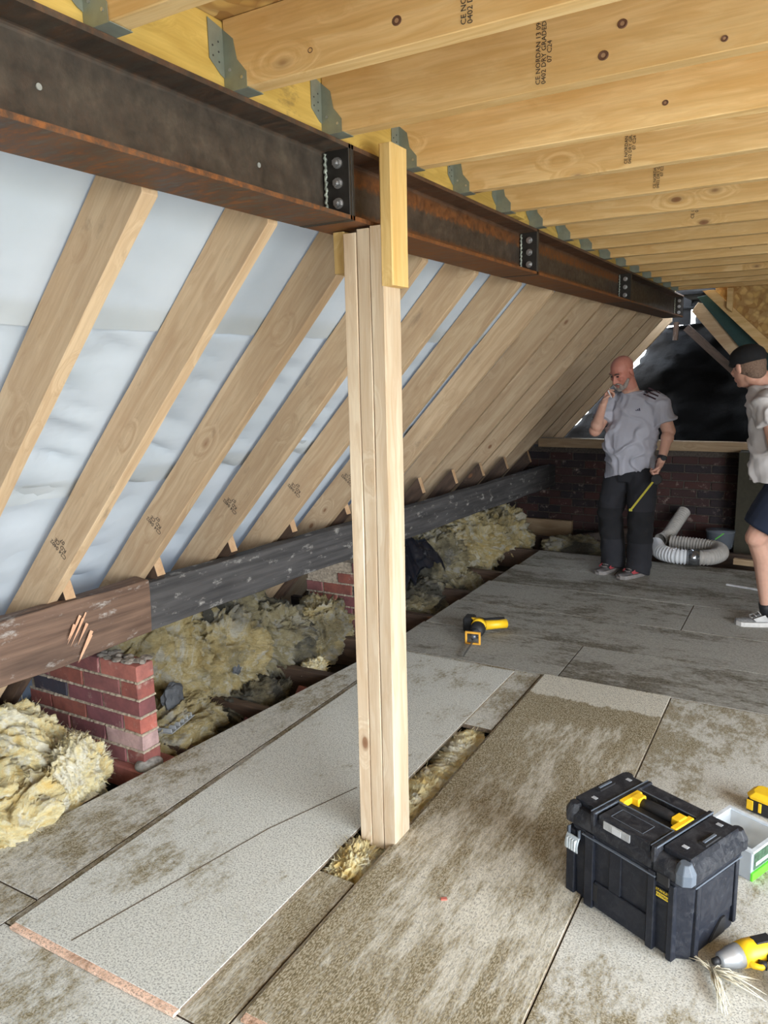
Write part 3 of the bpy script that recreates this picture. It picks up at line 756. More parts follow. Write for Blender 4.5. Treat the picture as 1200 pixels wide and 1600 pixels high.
# rough mortar on top of the near pier
mb = MB()
for k in range(26): mb.ell((-random.uniform(.005, .28), random.uniform(.01, .09), .445+random.uniform(-.004, .004)), (random.uniform(.015, .035), random.uniform(.012, .025), random.uniform(.004, .012)), None, 8, 5)
mb.build('rough_mortar_cap', plain('dusty_mortar', (.24, .21, .18), .95, 0, .006, .5, 40), p1)
pier('brick_pier', -2.30, 3.95, .575, .102, -.245, 8, 'second red brick pier, stepped, half hidden behind the timber post', {(5, 0): M_BRICKD}, steps=[.0, .12, .24])

# ------------------------------------------------------------------ mineral wool
def ico(sub):
    bm = bmesh.new(); bmesh.ops.create_icosphere(bm, subdivisions=sub, radius=1); v = [q.co.copy() for q in bm.verts]; f = [tuple(w.index for w in q.verts) for q in bm.faces]; bm.free(); return v, f
ICO6 = ico(6); ICO5 = ico(5)
def wool_clump(c, r, mat, lab, seed, rot=0, big=True, rough=1.0, group='tufts of loft insulation', fib=260):
    V, Fc = ICO6 if big else ICO5
    R = Matrix.Rotation(rot, 3, 'Z'); c = Vector(c); vs = []; rm = (r[0]+r[1]+r[2])/3
    for v in V:
        p = Vector((v.x*r[0], v.y*r[1], v.z*r[2])); q = p*3.4 + Vector((seed*3.7, seed, 0))
        w1 = Vector((noise.noise(q), noise.noise(q+Vector((9, 2, 4))), noise.noise(q+Vector((1, 7, 3)))))
        q2 = q + w1*1.9
        ridge = 1 - 2*abs(noise.noise(q2)); fine = noise.noise(q2*5.0); ff = noise.noise(q2*14)
        lay = 1 - 2*abs(noise.noise(Vector((q2.x*.6, q2.y*.6 + q2.x*.5, q2.z*2.6)) + Vector((seed, 2, 5))))
        lay2 = 1 - 2*abs(noise.noise(Vector((q2.x*1.3+q2.z*1.5, q2.y*1.3, q2.z*5.5)) + w1))
        st_ = noise.noise(Vector((q2.x*9, q2.y*3, q2.z*16)))
        d = (.30*w1.x + .15*ridge + .24*lay + .12*lay2 + .045*fine + .045*ff + .060*st_)*rough
        s = 1 + d - .16
        p = p*s + v*(.012*fine + .012*ff + .012*noise.noise(q2*34))*rough
        vs.append(R @ p)
    mb = MB(); mb.add(vs, Fc)
    o = mb.build('insulation_tuft', mat, None, smooth=True); o.location = c
    fm = MB(); rnd = random.Random(seed)
    for k in range(fib*5):
        i = rnd.randrange(len(vs)); p = Vector(vs[i]); n = p.normalized()
        if n.z < -.3: continue
        d = (n*.8 + Vector((rnd.uniform(-1, 1), rnd.uniform(-1, 1), rnd.uniform(-.6, 1)))).normalized(); L = rnd.uniform(.012, .038)
        s = d.cross(Vector((rnd.random(), rnd.random(), rnd.random()))).normalized()*rnd.uniform(.0007, .0017)
        p = p - n*.004; bend = Vector((rnd.uniform(-1, 1), rnd.uniform(-1, 1), rnd.uniform(-1, 1)))*L*.35
        fm.add([p-s, p+s, p+d*L*.6+bend*.4+s*.7, p+d*L*.6+bend*.4-s*.7, p+d*L+bend], [(0, 1, 2, 3), (3, 2, 4)])
    fo = fm.build('loose_fibres', mat, o); fo['kind'] = 'stuff'
    return tag(o, lab, 'insulation', group)
W = wool_clump
# near bay, bottom left corner
W((-2.80, 1.30, -.03), (.42, .30, .24), M_WOOLF, 'large heap of fresh yellow insulation at the left frame edge', 1, .3, fib=700)
W((-2.44, 1.50, -.07), (.17, .24, .13), M_WOOLF, 'low yellow insulation along the floor edge before the near brick pier', 2, .2, fib=500)
W((-2.445, 1.775, -.01), (.105, .13, .155), M_WOOLF, 'peaked tuft of yellow insulation leaning on the near brick pier', 3, .5, fib=500)
W((-2.78, 1.70, .02), (.24, .20, .19), M_WOOLF, 'pale pointed insulation tuft left of the near brick pier', 4, .0, fib=400)
W((-2.40, 1.20, -.14), (.16, .3, .12), M_WOOLF, 'bottom fringe of yellow insulation beside the eaves board', 5, .1, fib=300)
# bay between the piers
W((-2.78, 2.38, .16), (.28, .22, .28), M_WOOLD, 'torn yellowish insulation batt just right of the near brick pier', 6, .2, fib=500)
W((-2.50, 2.30, -.06), (.20, .22, .14), M_WOOLD, 'yellow insulation beneath the slate scraps beside the near pier', 7, .0, fib=400)
W((-2.72, 2.82, .08), (.26, .24, .26), M_WOOLD, 'rolled insulation tuft with a dark hollow, mid-way between the piers', 8, .6, fib=500)
W((-2.88, 3.05, .28), (.24, .30, .22), M_WOOLG, 'sooty insulation heap under the black purlin, left of the second pier', 9, .1, fib=500)
W((-2.66, 3.22, .04), (.22, .26, .22), M_WOOLG, 'grey dusty insulation in front of the heap left of the second pier', 10, .0, fib=500)
W((-2.56, 3.62, -.03), (.17, .22, .16), M_WOOLD, 'fluffy yellowish insulation against the second brick pier', 11, .4, fib=600)
W((-2.92, 2.72, .38), (.20, .28, .14), M_WOOLD, 'folded insulation edge tucked up under the black purlin', 12, .2, fib=300)
W((-2.42, 2.80, -.13), (.14, .24, .10), M_WOOLG, 'low dirty insulation at the floor edge between the piers', 13, .0, fib=300)
W((-2.32, 3.22, -.07), (.055, .08, .05), M_WOOLF, 'small cream ball of insulation by the floor edge between the piers', 14, .0, False, fib=150)
# beyond the second pier
W((-2.46, 4.50, -.08), (.20, .34, .13), M_WOOLG, 'low grey insulation right beside the post, beyond the second pier', 15, .0, fib=400)
W((-2.62, 5.15, .05), (.26, .30, .26), M_WOOLG, 'brownish insulation clump right of the black polythene', 16, .3, fib=400)
W((-2.58, 5.80, .08), (.28, .38, .28), M_WOOLD, 'tall yellow-grey insulation heap under the black purlin near the far wall', 17, .1, fib=500)
W((-2.50, 6.45, .02), (.24, .30, .26), M_WOOLD, 'last insulation clump before the far brick wall', 18, .5, fib=400)
W((-2.36, 5.20, -.14), (.14, .5, .11), M_WOOLG, 'flat dirty insulation fringe along the far floor edge', 19, .0, fib=300)
W((-3.0, 4.75, .22), (.2, .4, .10), M_WOOLD, 'insulation behind the black polythene near the eaves', 20, .0, fib=200)
# slot in the floor
W((-1.222, 1.86, -.055), (.075, .12, .065), M_WOOLF, 'yellow insulation tuft in the floor slot at the near foot of the post', 21, .0, fib=260)
W((-1.215, 2.28, -.075), (.09, .26, .06), M_WOOLF, 'cream and grey insulation in the floor slot just behind the post', 22, .0, fib=260)
W((-1.215, 2.70, -.075), (.09, .20, .065), M_WOOLF, 'yellow insulation at the far end of the floor slot', 23, .0, fib=260)
W((-1.80, 6.45, -.03), (.22, .16, .09), M_WOOLG, 'small dull insulation scrap on the floor behind the bald man', 24, .0, False, fib=200)
# slate scraps and polythene
def chunk(name, c, r, mat, lab, cat, seed, rot=0):
    V, Fc = ico(3); vs = []
    for v in V:
        p = Vector((v.x*r[0], v.y*r[1], v.z*r[2])); k = 1 + .35*noise.noise(v*1.8+Vector((seed, 0, 0))) + .15*noise.noise(v*5+Vector((seed, 0, 0))); vs.append(Matrix.Rotation(rot, 3, 'Z') @ (p*k))
    mb = MB(); mb.add(vs, Fc); o = mb.build(name, mat); o.location = c; return tag(o, lab, cat)
chunk('slate_scrap', (-2.44, 2.30, .12), (.03, .06, .07), M_SLATE, 'dark grey broken slate lump lying on the insulation beside the near pier', 'rubble', 2)
chunk('slate_scrap', (-2.44, 2.74, .10), (.012, .035, .03), M_SLATE, 'small blue-grey slate chip on the insulation between the piers', 'rubble', 4)
tr = thing('plastic_vent_tray', 'broken grey plastic vent grille on the insulation by the near pier', 'vent grille', (-2.41, 2.20, .03))
mb = MB(); mb.box((-.09, -.05, 0), (.09, .11, .004)); mb.build('base_plate', plain('grey_plastic', (.25, .26, .27), .5), tr, bevel=.001)
for k in range(6):
    mb = MB(); mb.box((-.085, -.045+k*.028, .004), (.085, -.041+k*.028, .022)); mb.build('fin', plain('grey_plastic_fin', (.3, .31, .32), .5), tr)
tr.rotation_euler = (.1, -.1, .1)
def crump(u, v):
    x = -2.68 + .40*u; y = 4.22 + .66*v
    z = .10 + .22*math.sin(PI*min(1, max(0, u)))*.6 + .10*math.sin(PI*v) + .09*fbm(Vector((x*7, y*6, 2)), 4) + .10*(1-u)
    return (x + .04*noise.noise(Vector((x*9, y*9, 8))), y, z)
o = sheet('polythene_sheet', crump, 50, 60, NT('shiny_black_polythene').col((.008, .009, .014)).rough(.28).m, th=.002); tag(o, 'crumpled black polythene lying on the insulation right of the post', 'plastic sheet')
# broken brick fragments along the floor edge
for k, (c, s, lab) in enumerate((((-2.27, 2.60, -.12), .05, 'broken red brick piece below the floor edge between the piers'), ((-2.24, 2.98, -.10), .035, 'small broken brick piece below the floor edge nearer the second pier'))):
    mb = MB(); mb.cbox((0, 0, 0), (s*1.4, s*3, s)); o = mb.build('brick_fragment', M_BRICK, bevel=.004); o.location = c; o.rotation_euler = (.3, .2, .4); tag(o, lab, 'rubble')

# ------------------------------------------------------------------ far right cheek of the dormer
def quad_prism(name, pts, y0, y1, mat, lab=None, cat='timber', parent=None):
    mb = MB(); n = len(pts)
    vs = [(x, y0, z) for x, z in pts] + [(x, y1, z) for x, z in pts]
    mb.add(vs, [tuple(range(n)), tuple(range(2*n-1, n-1, -1))] + [(i, i+n, (i+1) % n+n, (i+1) % n) for i in range(n)])
    me_o = mb.build(name, mat, parent, bevel=.002)
    bm = bmesh.new(); bm.from_mesh(me_o.data); bmesh.ops.recalc_face_normals(bm, faces=bm.faces); bm.to_mesh(me_o.data); bm.free()
    if lab: tag(me_o, lab, cat)
    return me_o
quad_prism('hip_rafter', [(-1.035, 1.985), (-.985, 2.06), (-.91, 2.03), (-.37, 1.50), (-.45, 1.30)], 7.28, 7.33, M_RAFT, 'pale sloping board at the far right, above the man in the cap', 'timber')
quad_prism('green_membrane_strip', [(-.99, 2.10), (-.86, 2.12), (-.10, 1.36), (-.02, 1.20), (-.25, 1.20)], 7.24, 7.25, M_GREEN, 'dark green membrane strip between the sloping timbers at the far right', 'membrane')
quad_prism('sloping_stud', [(-.935, 2.14), (-.845, 2.145), (.30, 1.02), (.30, .90)], 7.12, 7.18, M_JOIST, 'yellow sloping timber bordering the OSB cheek at the far right', 'timber')
quad_prism('upright_stud', [(-.735, 1.99), (-.735, 2.145), (-.69, 2.145), (-.69, 1.95)], 7.07, 7.11, M_JOIST, 'short upright stud against the OSB cheek at the far right', 'timber')
cheek = thing('wall_cheek', None, None); cheek['kind'] = 'structure'
quad_prism('osb_sheet', [(-.84, 2.30), (-.84, 2.14), (-.30, 1.61), (.6, 1.61), (.6, 2.30)], 7.185, 7.2, M_OSB, parent=cheek)
quad_prism('osb_sheet', [(-.30, 1.60), (.6, .72), (1.2, .72), (1.2, 2.30), (.605, 2.30), (.605, 1.60)], 7.19, 7.205, M_OSB, parent=cheek)
quad_prism('osb_sheet', [(1.2, -.1), (2.88, -.1), (2.88, 2.30), (1.205, 2.30)], 7.19, 7.205, M_OSB, parent=cheek)
quad_prism('osb_sheet', [(-.12, -.1), (1.2, -.1), (1.2, .715), (-.12, .715)], 7.19, 7.205, M_OSB, parent=cheek)
# ------------------------------------------------------------------ tool case
def chrect(hx, hy, ch, z, cy=0):
    return [Vector(q) for q in ((-hx+ch, -hy+cy, z), (hx-ch, -hy+cy, z), (hx, -hy+ch+cy, z), (hx, hy-ch+cy, z), (hx-ch, hy+cy, z), (-hx+ch, hy+cy, z), (-hx, hy-ch+cy, z), (-hx, -hy+ch+cy, z))]
def case_mat(name, c, scr):
    t = NT(name); n = t.noise(t.coord(), 26, 7, .75, 1.2); n2 = t.noise(t.coord((9, 2, 2)), 14, 6, .8, 2)
    sc = t.ramp(n2, (.60, 0.0), (.66, 1.0)); dust = t.ramp(n, (.45, 0.0), (.8, 1.0))
    col = t.mix(t.math('MULTIPLY', dust, scr*.55), c, (.20, .20, .21)); col = t.mix(t.math('MULTIPLY', sc, scr), col, (.16, .165, .18))
    t.col(col).rough(t.ramp(n, (.3, .42), (.7, .62))).bump(n, .0008, .4).set(Specular_IOR_Level=.3); return t.m
M_CASE = case_mat('black_plastic', (.010, .012, .019), .24); M_LID = case_mat('dusty_black_plastic', (.011, .0125, .018), .62)
M_YEL = plain('yellow_plastic', (.85, .52, .015), .45, 0, 0, .06); M_TRIM = case_mat('worn_edge_plastic', (.10, .12, .15), .6)
M_RUB = plain('black_rubber', (.012, .012, .014), .6, 0, .0005, .3, 90)
M_YTXT = plain('yellow_print', (.72, .52, .03), .6, 0, 0, .05)
cs = thing('tool_case', 'large black plastic tool case with yellow handle ends, on the floor at lower right', 'tool case', (-.328, 2.066, 0.0), (0, 0, math.radians(-24.5)))
hx, hy = .197, .140
mb = MB(); mb.rings([chrect(hx-.010, hy-.010, .03, .002), chrect(hx-.006, hy-.006, .033, .012), chrect(hx, hy, .036, .222), chrect(hx+.004, hy+.004, .036, .226), chrect(hx+.004, hy+.004, .036, .236)])
body = mb.build('case_body', M_CASE, cs, bevel=.0015)
# raised ribs, corner posts and skirting on the long front, and the matching set on the ends
def addb(name, a, b, mat=M_CASE, bev=.002, par=body):
    q = MB(); q.box(a, b); return q.build(name, mat, par, bevel=bev)
for xx, ww in ((-.120, .030), (.088, .022)): addb('front_rib', (xx, -hy-.010, .004), (xx+ww, -hy+.02, .236))
addb('front_skirt', (-.088, -hy-.004, .010), (.086, -hy+.02, .092)); addb('corner_post', (-.190, -hy-.006, .002), (-.160, -hy+.02, .218)); addb('corner_post', (.148, -hy-.006, .002), (.166, -hy+.02, .222))
addb('centre_panel', (-.040, -hy-.003, .092), (.0, -hy+.02, .215))
addb('end_rib', (hx-.02, -.098, .004), (hx+.006, -.080, .222)); addb('end_rib', (hx-.02, .085, .03), (hx+.006, .100, .222)); addb('end_panel', (hx-.02, -.076, .085), (hx+.003, .080, .215))
q = MB(); q.rings([[Vector((x, -.020, .018)), Vector((x, .052, .018)), Vector((x, .052, .066)), Vector((x, .034, .066))] for x in (hx-.004, hx+.0012)])
q.build('end_notch', M_RUB, body)
addb('front_notch', (-.092, -hy-.0055, .030), (-.074, -hy-.0005, .085), M_RUB, 0)
for a, b in (((-.13, -hy-.012, .2225), (.112, -hy-.004, .2265)), ((hx+.004, -.11, .2225), (hx+.0075, .11, .2265))): addb('seam_trim', a, b, M_TRIM, .001)
# lid
mb = MB(); mb.rings([chrect(hx+.006, hy+.006, .036, .237), chrect(hx+.006, hy+.006, .036, .262), chrect(hx-.010, hy-.012, .034, .282), chrect(hx-.018, hy-.02, .03, .283)])
lid = mb.build('case_lid', M_LID, cs, bevel=.0015)
def addl(name, a, b, mat=M_LID, bev=.003): return addb(name, a, b, mat, bev, lid)
addl('end_block', (-hx+.008, -.112, .270), (-.112, .112, .300)); addl('end_block', (.108, -.112, .270), (hx-.008, .112, .300))
addl('front_ridge', (-.086, -.136, .262), (.082, -.038, .300)); addl('back_ridge', (-.106, .068, .270), (.104, .122, .298))
for xx in (-.106, .092):
    addl('lid_rail', (xx, -.146, .236), (xx+.014, .126, .3035))
for a, b in (((-.093, -.040, .3), (.090, -.037, .3028)), ((-.095, -.141, .3), (-.092, -.038, .303)), ((.088, -.141, .3), (.0905, -.038, .303)), ((-.109, -.14, .3), (-.1065, .124, .3045)), ((.1045, -.14, .3), (.107, .124, .3045)),
             ((-.093, .066, .298), (.090, .0685, .3005)), ((-.060, -.115, .3), (.045, -.1135, .3008)), ((-.060, -.062, .3), (.045, -.0605, .3008)), ((-.060, -.115, .3), (-.0585, -.0605, .3008)), ((.0435, -.115, .3), (.045, -.0605, .3008))):
    addl('worn_edge', a, b, M_TRIM, 0)
for xx in (-.1475, .1475):
    s = 1 if xx > 0 else -1
    for yy in (-.075, .085):
        q = MB(); q.box((xx-.008, yy-.006, .3), (xx+.008, yy+.006, .3012)); q.build('scuffed_pad', plain('scuffed_grey', (.38, .40, .43), .5), lid)
    addl('top_latch', (xx+s*.022-.012, -.035, .298), (xx+s*.022+.012, .035, .304), M_RUB, .0015); addl('latch_bar', (xx+s*.022-.004, -.028, .304), (xx+s*.022+.004, .028, .3075), M_TRIM, .001)
for sx in (-1, 1):
    for sy in (-1, 1):
        q = MB(); a = [chrect(.026, .026, .016, .238), chrect(.026, .026, .016, .268), chrect(.014, .014, .008, .292)]
        q.rings([[v + Vector((sx*(hx-.018), sy*(hy-.018), 0)) for v in r] for r in a]); q.build('corner_cap', M_TRIM if (sx, sy) == (1, -1) else M_LID, lid, bevel=.0015)
# carrying handle lying in its recess
hd = MB(); hd.tube([(-.058, .022, .290), (-.03, .022, .293), (.0, .022, .294), (.03, .022, .293), (.058, .022, .290)], [.015, .0165, .0168, .0165, .015], 16)
handle = hd.build('carry_handle', M_RUB, cs, smooth=True)
for s in (-1, 1):
    q = MB(); q.box((min(s*.052, s*.080), .002, .284), (max(s*.052, s*.080), .040, .309)); q.box((min(s*.074, s*.094), -.034, .286), (max(s*.074, s*.094), .052, .306)); q.build('handle_end', M_YEL, handle, bevel=.003)
addl('recess_shadow_plate', (-.088, -.034, .2835), (.085, .064, .286), M_RUB, 0)
# clear label holder on the lid's front slope
q = MB(); q.box((-.066, -.1395, .268), (.022, -.1355, .292)); q.build('label_window', plain('clear_scuffed_plastic', (.36, .37, .38), .35, 0, 0, .3, 60), lid, bevel=.001)
q = MB(); q.box((-.036, -.1412, .270), (-.006, -.1392, .290)); q.build('label_clip', plain('frosted_clip', (.55, .56, .58), .4), lid, bevel=.001)
# hanging broken latch, left of the front
lt = MB(); ring = []
for k in range(9):
    a = k/8; ring.append([Vector((-.182, -hy-.014-.010*math.sin(a*2.2), .205-.045*a)), Vector((-.136, -hy-.014-.010*math.sin(a*2.2), .205-.045*a)), Vector((-.136, -hy-.010-.010*math.sin(a*2.2), .205-.045*a)), Vector((-.182, -hy-.010-.010*math.sin(a*2.2), .205-.045*a))])
lt.rings(ring); lo = lt.build('front_latch', plain('pale_latch', (.42, .47, .50), .35, .3), cs, bevel=.001)
for xx in (-.172, -.163, -.154, -.145):
    q = MB(); q.box((xx, -hy-.0265, .165), (xx+.002, -hy-.015, .198)); q.build('latch_rib', plain('latch_rib', (.6, .64, .66), .4), lo)
for xx in (-.178, -.142):
    q = MB(); q.box((xx, -hy-.014, .20), (xx+.004, -hy-.006, .228)); q.build('latch_pin', M_TRIM, lo)
addb('front_latch', (.114, -hy-.010, .214), (.152, -hy-.003, .242), M_RUB, .002, cs)
# printed maker's label on the body
q = MB(); q.box((.112, -hy-.0035, .168), (.150, -hy-.0008, .196)); q.build('printed_label', plain('label_black', (.01, .01, .01), .5), body)
Mt = Matrix.Translation((.131, -hy-.0042, .1895)) @ Matrix.Rotation(PI/2, 4, 'X'); text('lettering', 'STANLEY', .0100, M_YTXT, Mt, body)
q = MB(); q.box((.1125, -hy-.0042, .1695), (.1495, -hy-.0034, .1820)); q.build('printed_bar', M_YTXT, body)
Mt = Matrix.Translation((.131, -hy-.0048, .1758)) @ Matrix.Rotation(PI/2, 4, 'X'); text('lettering', 'FATMAX', .0100, M_INK, Mt, body)

# ------------------------------------------------------------------ clear tub with green label, behind the case
def tr_mat(name, c, alpha, rough=.25):
    t = NT(name); t.col(c).rough(rough).set(Alpha=alpha); return t.m
M_CLEAR = tr_mat('clear_plastic', (.62, .68, .74), .38); M_RIM = plain('milky_rim', (.60, .65, .70), .35)
tub = thing('plastic_tub', 'open clear plastic tub with a bright green label, tucked behind the tool case', 'tub', (-.120, 2.415, 0), (0, 0, math.radians(-24.5)))
th = .003
for a, b in (((-.085, -.075, 0), (.075, .085, th)), ((-.085, -.075, 0), (.075, -.075+th, .10)), ((-.085, .085-th, 0), (.075, .085, .10)), ((-.085, -.075, 0), (-.085+th, .085, .10)), ((.075-th, -.075, 0), (.075, .085, .10))):
    q = MB(); q.box(a, b); q.build('tub_panel', M_CLEAR, tub)
rim = MB()
for a, b in (((-.095, -.085, .098), (.085, -.073, .106)), ((-.095, .083, .098), (.085, .095, .106)), ((-.095, -.073, .098), (-.083, .083, .106)), ((.073, -.073, .098), (.085, .083, .106))): rim.box(a, b)
rim.build('rim', M_RIM, tub)
q = MB(); q.box((.0751, -.06, .030), (.0765, .07, .085)); lb = q.build('paper_label', plain('green_black_label', (.05, .10, .06), .5, 0, 0, .6, 90), tub)
q = MB(); q.box((.0766, -.05, .040), (.0772, .06, .052)); q.build('label_stripe', plain('label_white', (.55, .6, .6), .6), lb)
q = MB(); q.box((.074, -.075, .0), (.082, .080, .026)); q.build('green_clip', plain('lime_plastic', (.12, .62, .03), .45), tub, bevel=.001)
# ------------------------------------------------------------------ yellow and black cordless tool cut off by the right edge
ct = thing('cordless_tool', 'yellow and black battery tool behind the tub, cut off by the right edge', 'power tool', (-.045, 2.73, 0), (0, 0, -.35))
q = MB(); q.rings([chrect(.075, .04, .012, .002), chrect(.078, .042, .012, .03), chrect(.072, .038, .012, .048)]); q.build('battery', M_RUB, ct, bevel=.002)
q = MB(); q.rings([chrect(.074, .041, .014, .049), chrect(.078, .043, .016, .060), chrect(.060, .030, .012, .076)]); q.build('housing', M_YEL, ct, bevel=.002)
q = MB(); q.box((-.070, -.0445, .010), (-.048, -.0405, .046)); q.build('yellow_mark', M_YEL, ct, bevel=.001)
q = MB(); q.box((-.030, -.0445, .012), (-.020, -.0405, .046)); q.build('yellow_mark', M_YEL, ct, bevel=.001)
# ------------------------------------------------------------------ impact driver lying by the case
dr = thing('impact_driver', 'yellow and black impact driver with silver nose lying against the tool case corner', 'power tool', (-.072, 1.945, 0), (0, 0, math.radians(44)))
q = MB(); q.tube([(-.075, 0, .034), (-.070, 0, .034), (-.058, 0, .034), (-.040, 0, .035), (-.012, 0, .035)], [.013, .019, .021, .027, .031], 20); q.build('nose_hood', plain('silver_hood', (.42, .44, .47), .32, .6, 0, .1), dr, smooth=True)
q = MB(); q.tube([(-.092, 0, .034), (-.075, 0, .034)], [.008, .010], 14); q.build('bit_collar', M_RUB, dr, smooth=True)
q = MB(); q.tube([(-.014, 0, .035), (.01, 0, .036), (.05, 0, .036), (.075, 0, .035)], [.0315, .034, .034, .029], 16); q.build('housing', M_YEL, dr, smooth=True)
q = MB(); q.rings([[Vector((.0+.0*z, 0, 0)) + v for v in [Vector((x, y, z)) for x, y in ((.030, -.110), (.062, -.118), (.078, -.02), (.046, -.01))]] for z in (.016, .052)]); q.build('grip', M_RUB, dr, bevel=.005)
q = MB(); q.tube([(.036, -.045, .034), (.012, -.050, .034), (-.002, -.040, .034), (.0, -.020, .034), (.006, -.010, .035)], [.007, .0075, .008, .009, .010], 10); q.build('trigger_guard', M_YEL, dr, smooth=True)
q = MB(); q.tube([(.030, -.050, .034), (.014, -.038, .034)], [.011, .011], 12); q.build('trigger', M_RUB, dr, smooth=True)
q = MB(); q.cbox((.052, .0, .0675), (.050, .028, .006)); q.build('model_plate', M_RUB, dr, bevel=.001)
q = MB(); q.cbox((.07, -.03, .036), (.022, .05, .040)); q.build('rear_grip', M_RUB, dr, bevel=.008)
q = MB(); q.cbox((.045, -.135, .034), (.075, .035, .052)); q.build('battery', M_RUB, dr, bevel=.004)
# frayed string and wool by the driver
st = MB(); rnd = random.Random(4)
for k in range(46):
    a = Vector((-.137+rnd.uniform(-.006, .006), 1.872+rnd.uniform(-.006, .006), .006+rnd.random()*.02)); an = rnd.choice((-1.32, -1.25, -1.2, .25, -.1, .6, 2.6)) + rnd.uniform(-.16, .16); L = rnd.uniform(.04, .13)
    b = a + Vector((math.cos(an), math.sin(an), 0))*L; b.z = .003+rnd.random()*.004; mid = (a+b)/2 + Vector((rnd.uniform(-.012, .012), rnd.uniform(-.012, .012), .012))
    st.tube([a, mid, b], [.0014, .0018, .0006], 5)
tag(st.build('frayed_string', plain('cream_fibre', (.62, .57, .44), .9), None, smooth=True), 'tuft of frayed cream fibres on the floor at the nose of the impact driver', 'string')
# ------------------------------------------------------------------ reciprocating saw on the floor
rs = thing('reciprocating_saw', 'yellow and black cordless saw with blade lying on the far chipboard right of the post', 'power tool', (-1.635, 3.875, 0), (0, 0, math.radians(100)))
rs.scale = (1.12, 1.12, 1.12)  # local +X runs from the blade to the motor
q = MB(); q.box((-.275, -.002, .010), (-.06, -.0005, .028)); q.v = [(x, y, z - (.006 if x < -.2 and z > .02 else 0)) for x, y, z in q.v]; q.build('saw_blade', plain('blade_steel', (.10, .10, .10), .4, .6), rs)
q = MB()
for a, b in (((-.075, -.040, .004), (-.062, -.030, .066)), ((-.075, .030, .004), (-.062, .040, .066)), ((-.075, -.040, .058), (-.062, .040, .068)), ((-.075, -.040, .002), (-.062, .040, .010))): q.box(a, b)
q.build('shoe_frame', plain('orange_shoe', (.80, .40, .05), .45), rs, bevel=.002)
q = MB(); q.tube([(-.065, 0, .036), (-.02, 0, .038), (.03, 0, .040)], [.014, .022, .028], 14); q.build('gear_nose', plain('grey_gear_nose', (.12, .13, .15), .35, .5), rs, smooth=True)
q = MB(); q.tube([(.0, 0, .041), (.05, 0, .045), (.13, .004, .045)], [.033, .040, .036], 16); q.build('body', M_RUB, rs, smooth=True)
q = MB(); q.tube([(.055, 0, .053), (.095, .002, .054)], [.039, .037], 16); q.build('yellow_band', M_YEL, rs, smooth=True)
q = MB(); q.tube([(.11, -.02, .045), (.16, -.085, .040), (.19, -.12, .038)], [.026, .023, .025], 14); q.build('handle', M_YEL, rs, smooth=True)
q = MB(); q.tube([(.13, -.01, .055), (.19, -.075, .052), (.21, -.105, .05)], [.020, .017, .017], 12); q.build('grip', M_RUB, rs, smooth=True)
q = MB(); q.cbox((.125, .062, .045), (.085, .055, .078)); q.build('battery', M_RUB, rs, bevel=.008)
q = MB(); q.cbox((.10, .034, .06), (.02, .03, .05)); q.build('yellow_clip', M_YEL, rs, bevel=.004)

# ------------------------------------------------------------------ ribbed white ducting
def duct(name, pts, r, lab, mat, group=None, pitch=.024):
    P = [Vector(p) for p in pts]
    # resample a Catmull-Rom curve
    S = []
    for i in range(len(P)-1):
        p0 = P[max(i-1, 0)]; p1 = P[i]; p2 = P[i+1]; p3 = P[min(i+2, len(P)-1)]
        for k in range(40):
            t = k/40; S.append(.5*((2*p1) + (p2-p0)*t + (2*p0-5*p1+4*p2-p3)*t*t + (3*p1-p0-3*p2+p3)*t**3))
    S.append(P[-1]); acc = [0]
    for a, b in zip(S, S[1:]): acc.append(acc[-1]+(b-a).length)
    n = int(acc[-1]/pitch*4); pp = []; rr = []; j = 0
    for k in range(n+1):
        d = acc[-1]*k/n
        while j < len(acc)-2 and acc[j+1] < d: j += 1
        t = (d-acc[j])/max(1e-6, acc[j+1]-acc[j]); pp.append(S[j].lerp(S[j+1], t)); rr.append(r + .0060*math.cos(k*PI/2))
    mb = MB(); mb.tube(pp, rr, 22, cap=False); o = mb.build(name, mat, None, smooth=True)
    md = o.modifiers.new('s', 'SOLIDIFY'); md.thickness = .0015; md.offset = -1
    return tag(o, lab, 'duct', group)
M_DUCT = plain('white_duct_plastic', (.86, .88, .92), .45, 0, 0, .04); M_DUCT2 = plain('grey_duct_plastic', (.46, .43, .40), .6, 0, 0, .1)  # second duct tone is a plain darker grey
M_TAPE = plain('silver_tape', (.30, .31, .33), .22, .8)
d1 = duct('flexible_duct', [(-1.10, 6.40, .075), (-1.02, 6.20, .066), (-.90, 6.12, .066), (-.795, 6.12, .066)], .058, 'bright white ribbed duct curling on the floor by the bald man\'s feet', M_DUCT, 'ribbed ducts on the far floor')
d2 = duct('flexible_duct', [(-.745, 6.125, .066), (-.66, 6.17, .066), (-.60, 6.30, .068), (-.63, 6.46, .07), (-.76, 6.52, .072), (-1.0, 6.56, .072)], .056, 'greyer ribbed duct bending back from the silver tape joint', M_DUCT2, 'ribbed ducts on the far floor')
duct('flexible_duct', [(-1.10, 6.62, .07), (-1.06, 6.72, .09), (-1.02, 6.88, .17), (-.975, 7.02, .26)], .050, 'dull ribbed duct rising against the far brick wall', M_DUCT2, 'ribbed ducts on the far floor')
q = MB(); q.tube([(-.81, 6.12, .066), (-.77, 6.121, .066), (-.73, 6.13, .066)], [.064, .0655, .063], 22, cap=False); o = q.build('duct_tape', M_TAPE, None, smooth=True); md = o.modifiers.new('s', 'SOLIDIFY'); md.thickness = .002
tag(o, 'band of shiny silver tape joining the white and grey ducts', 'tape')
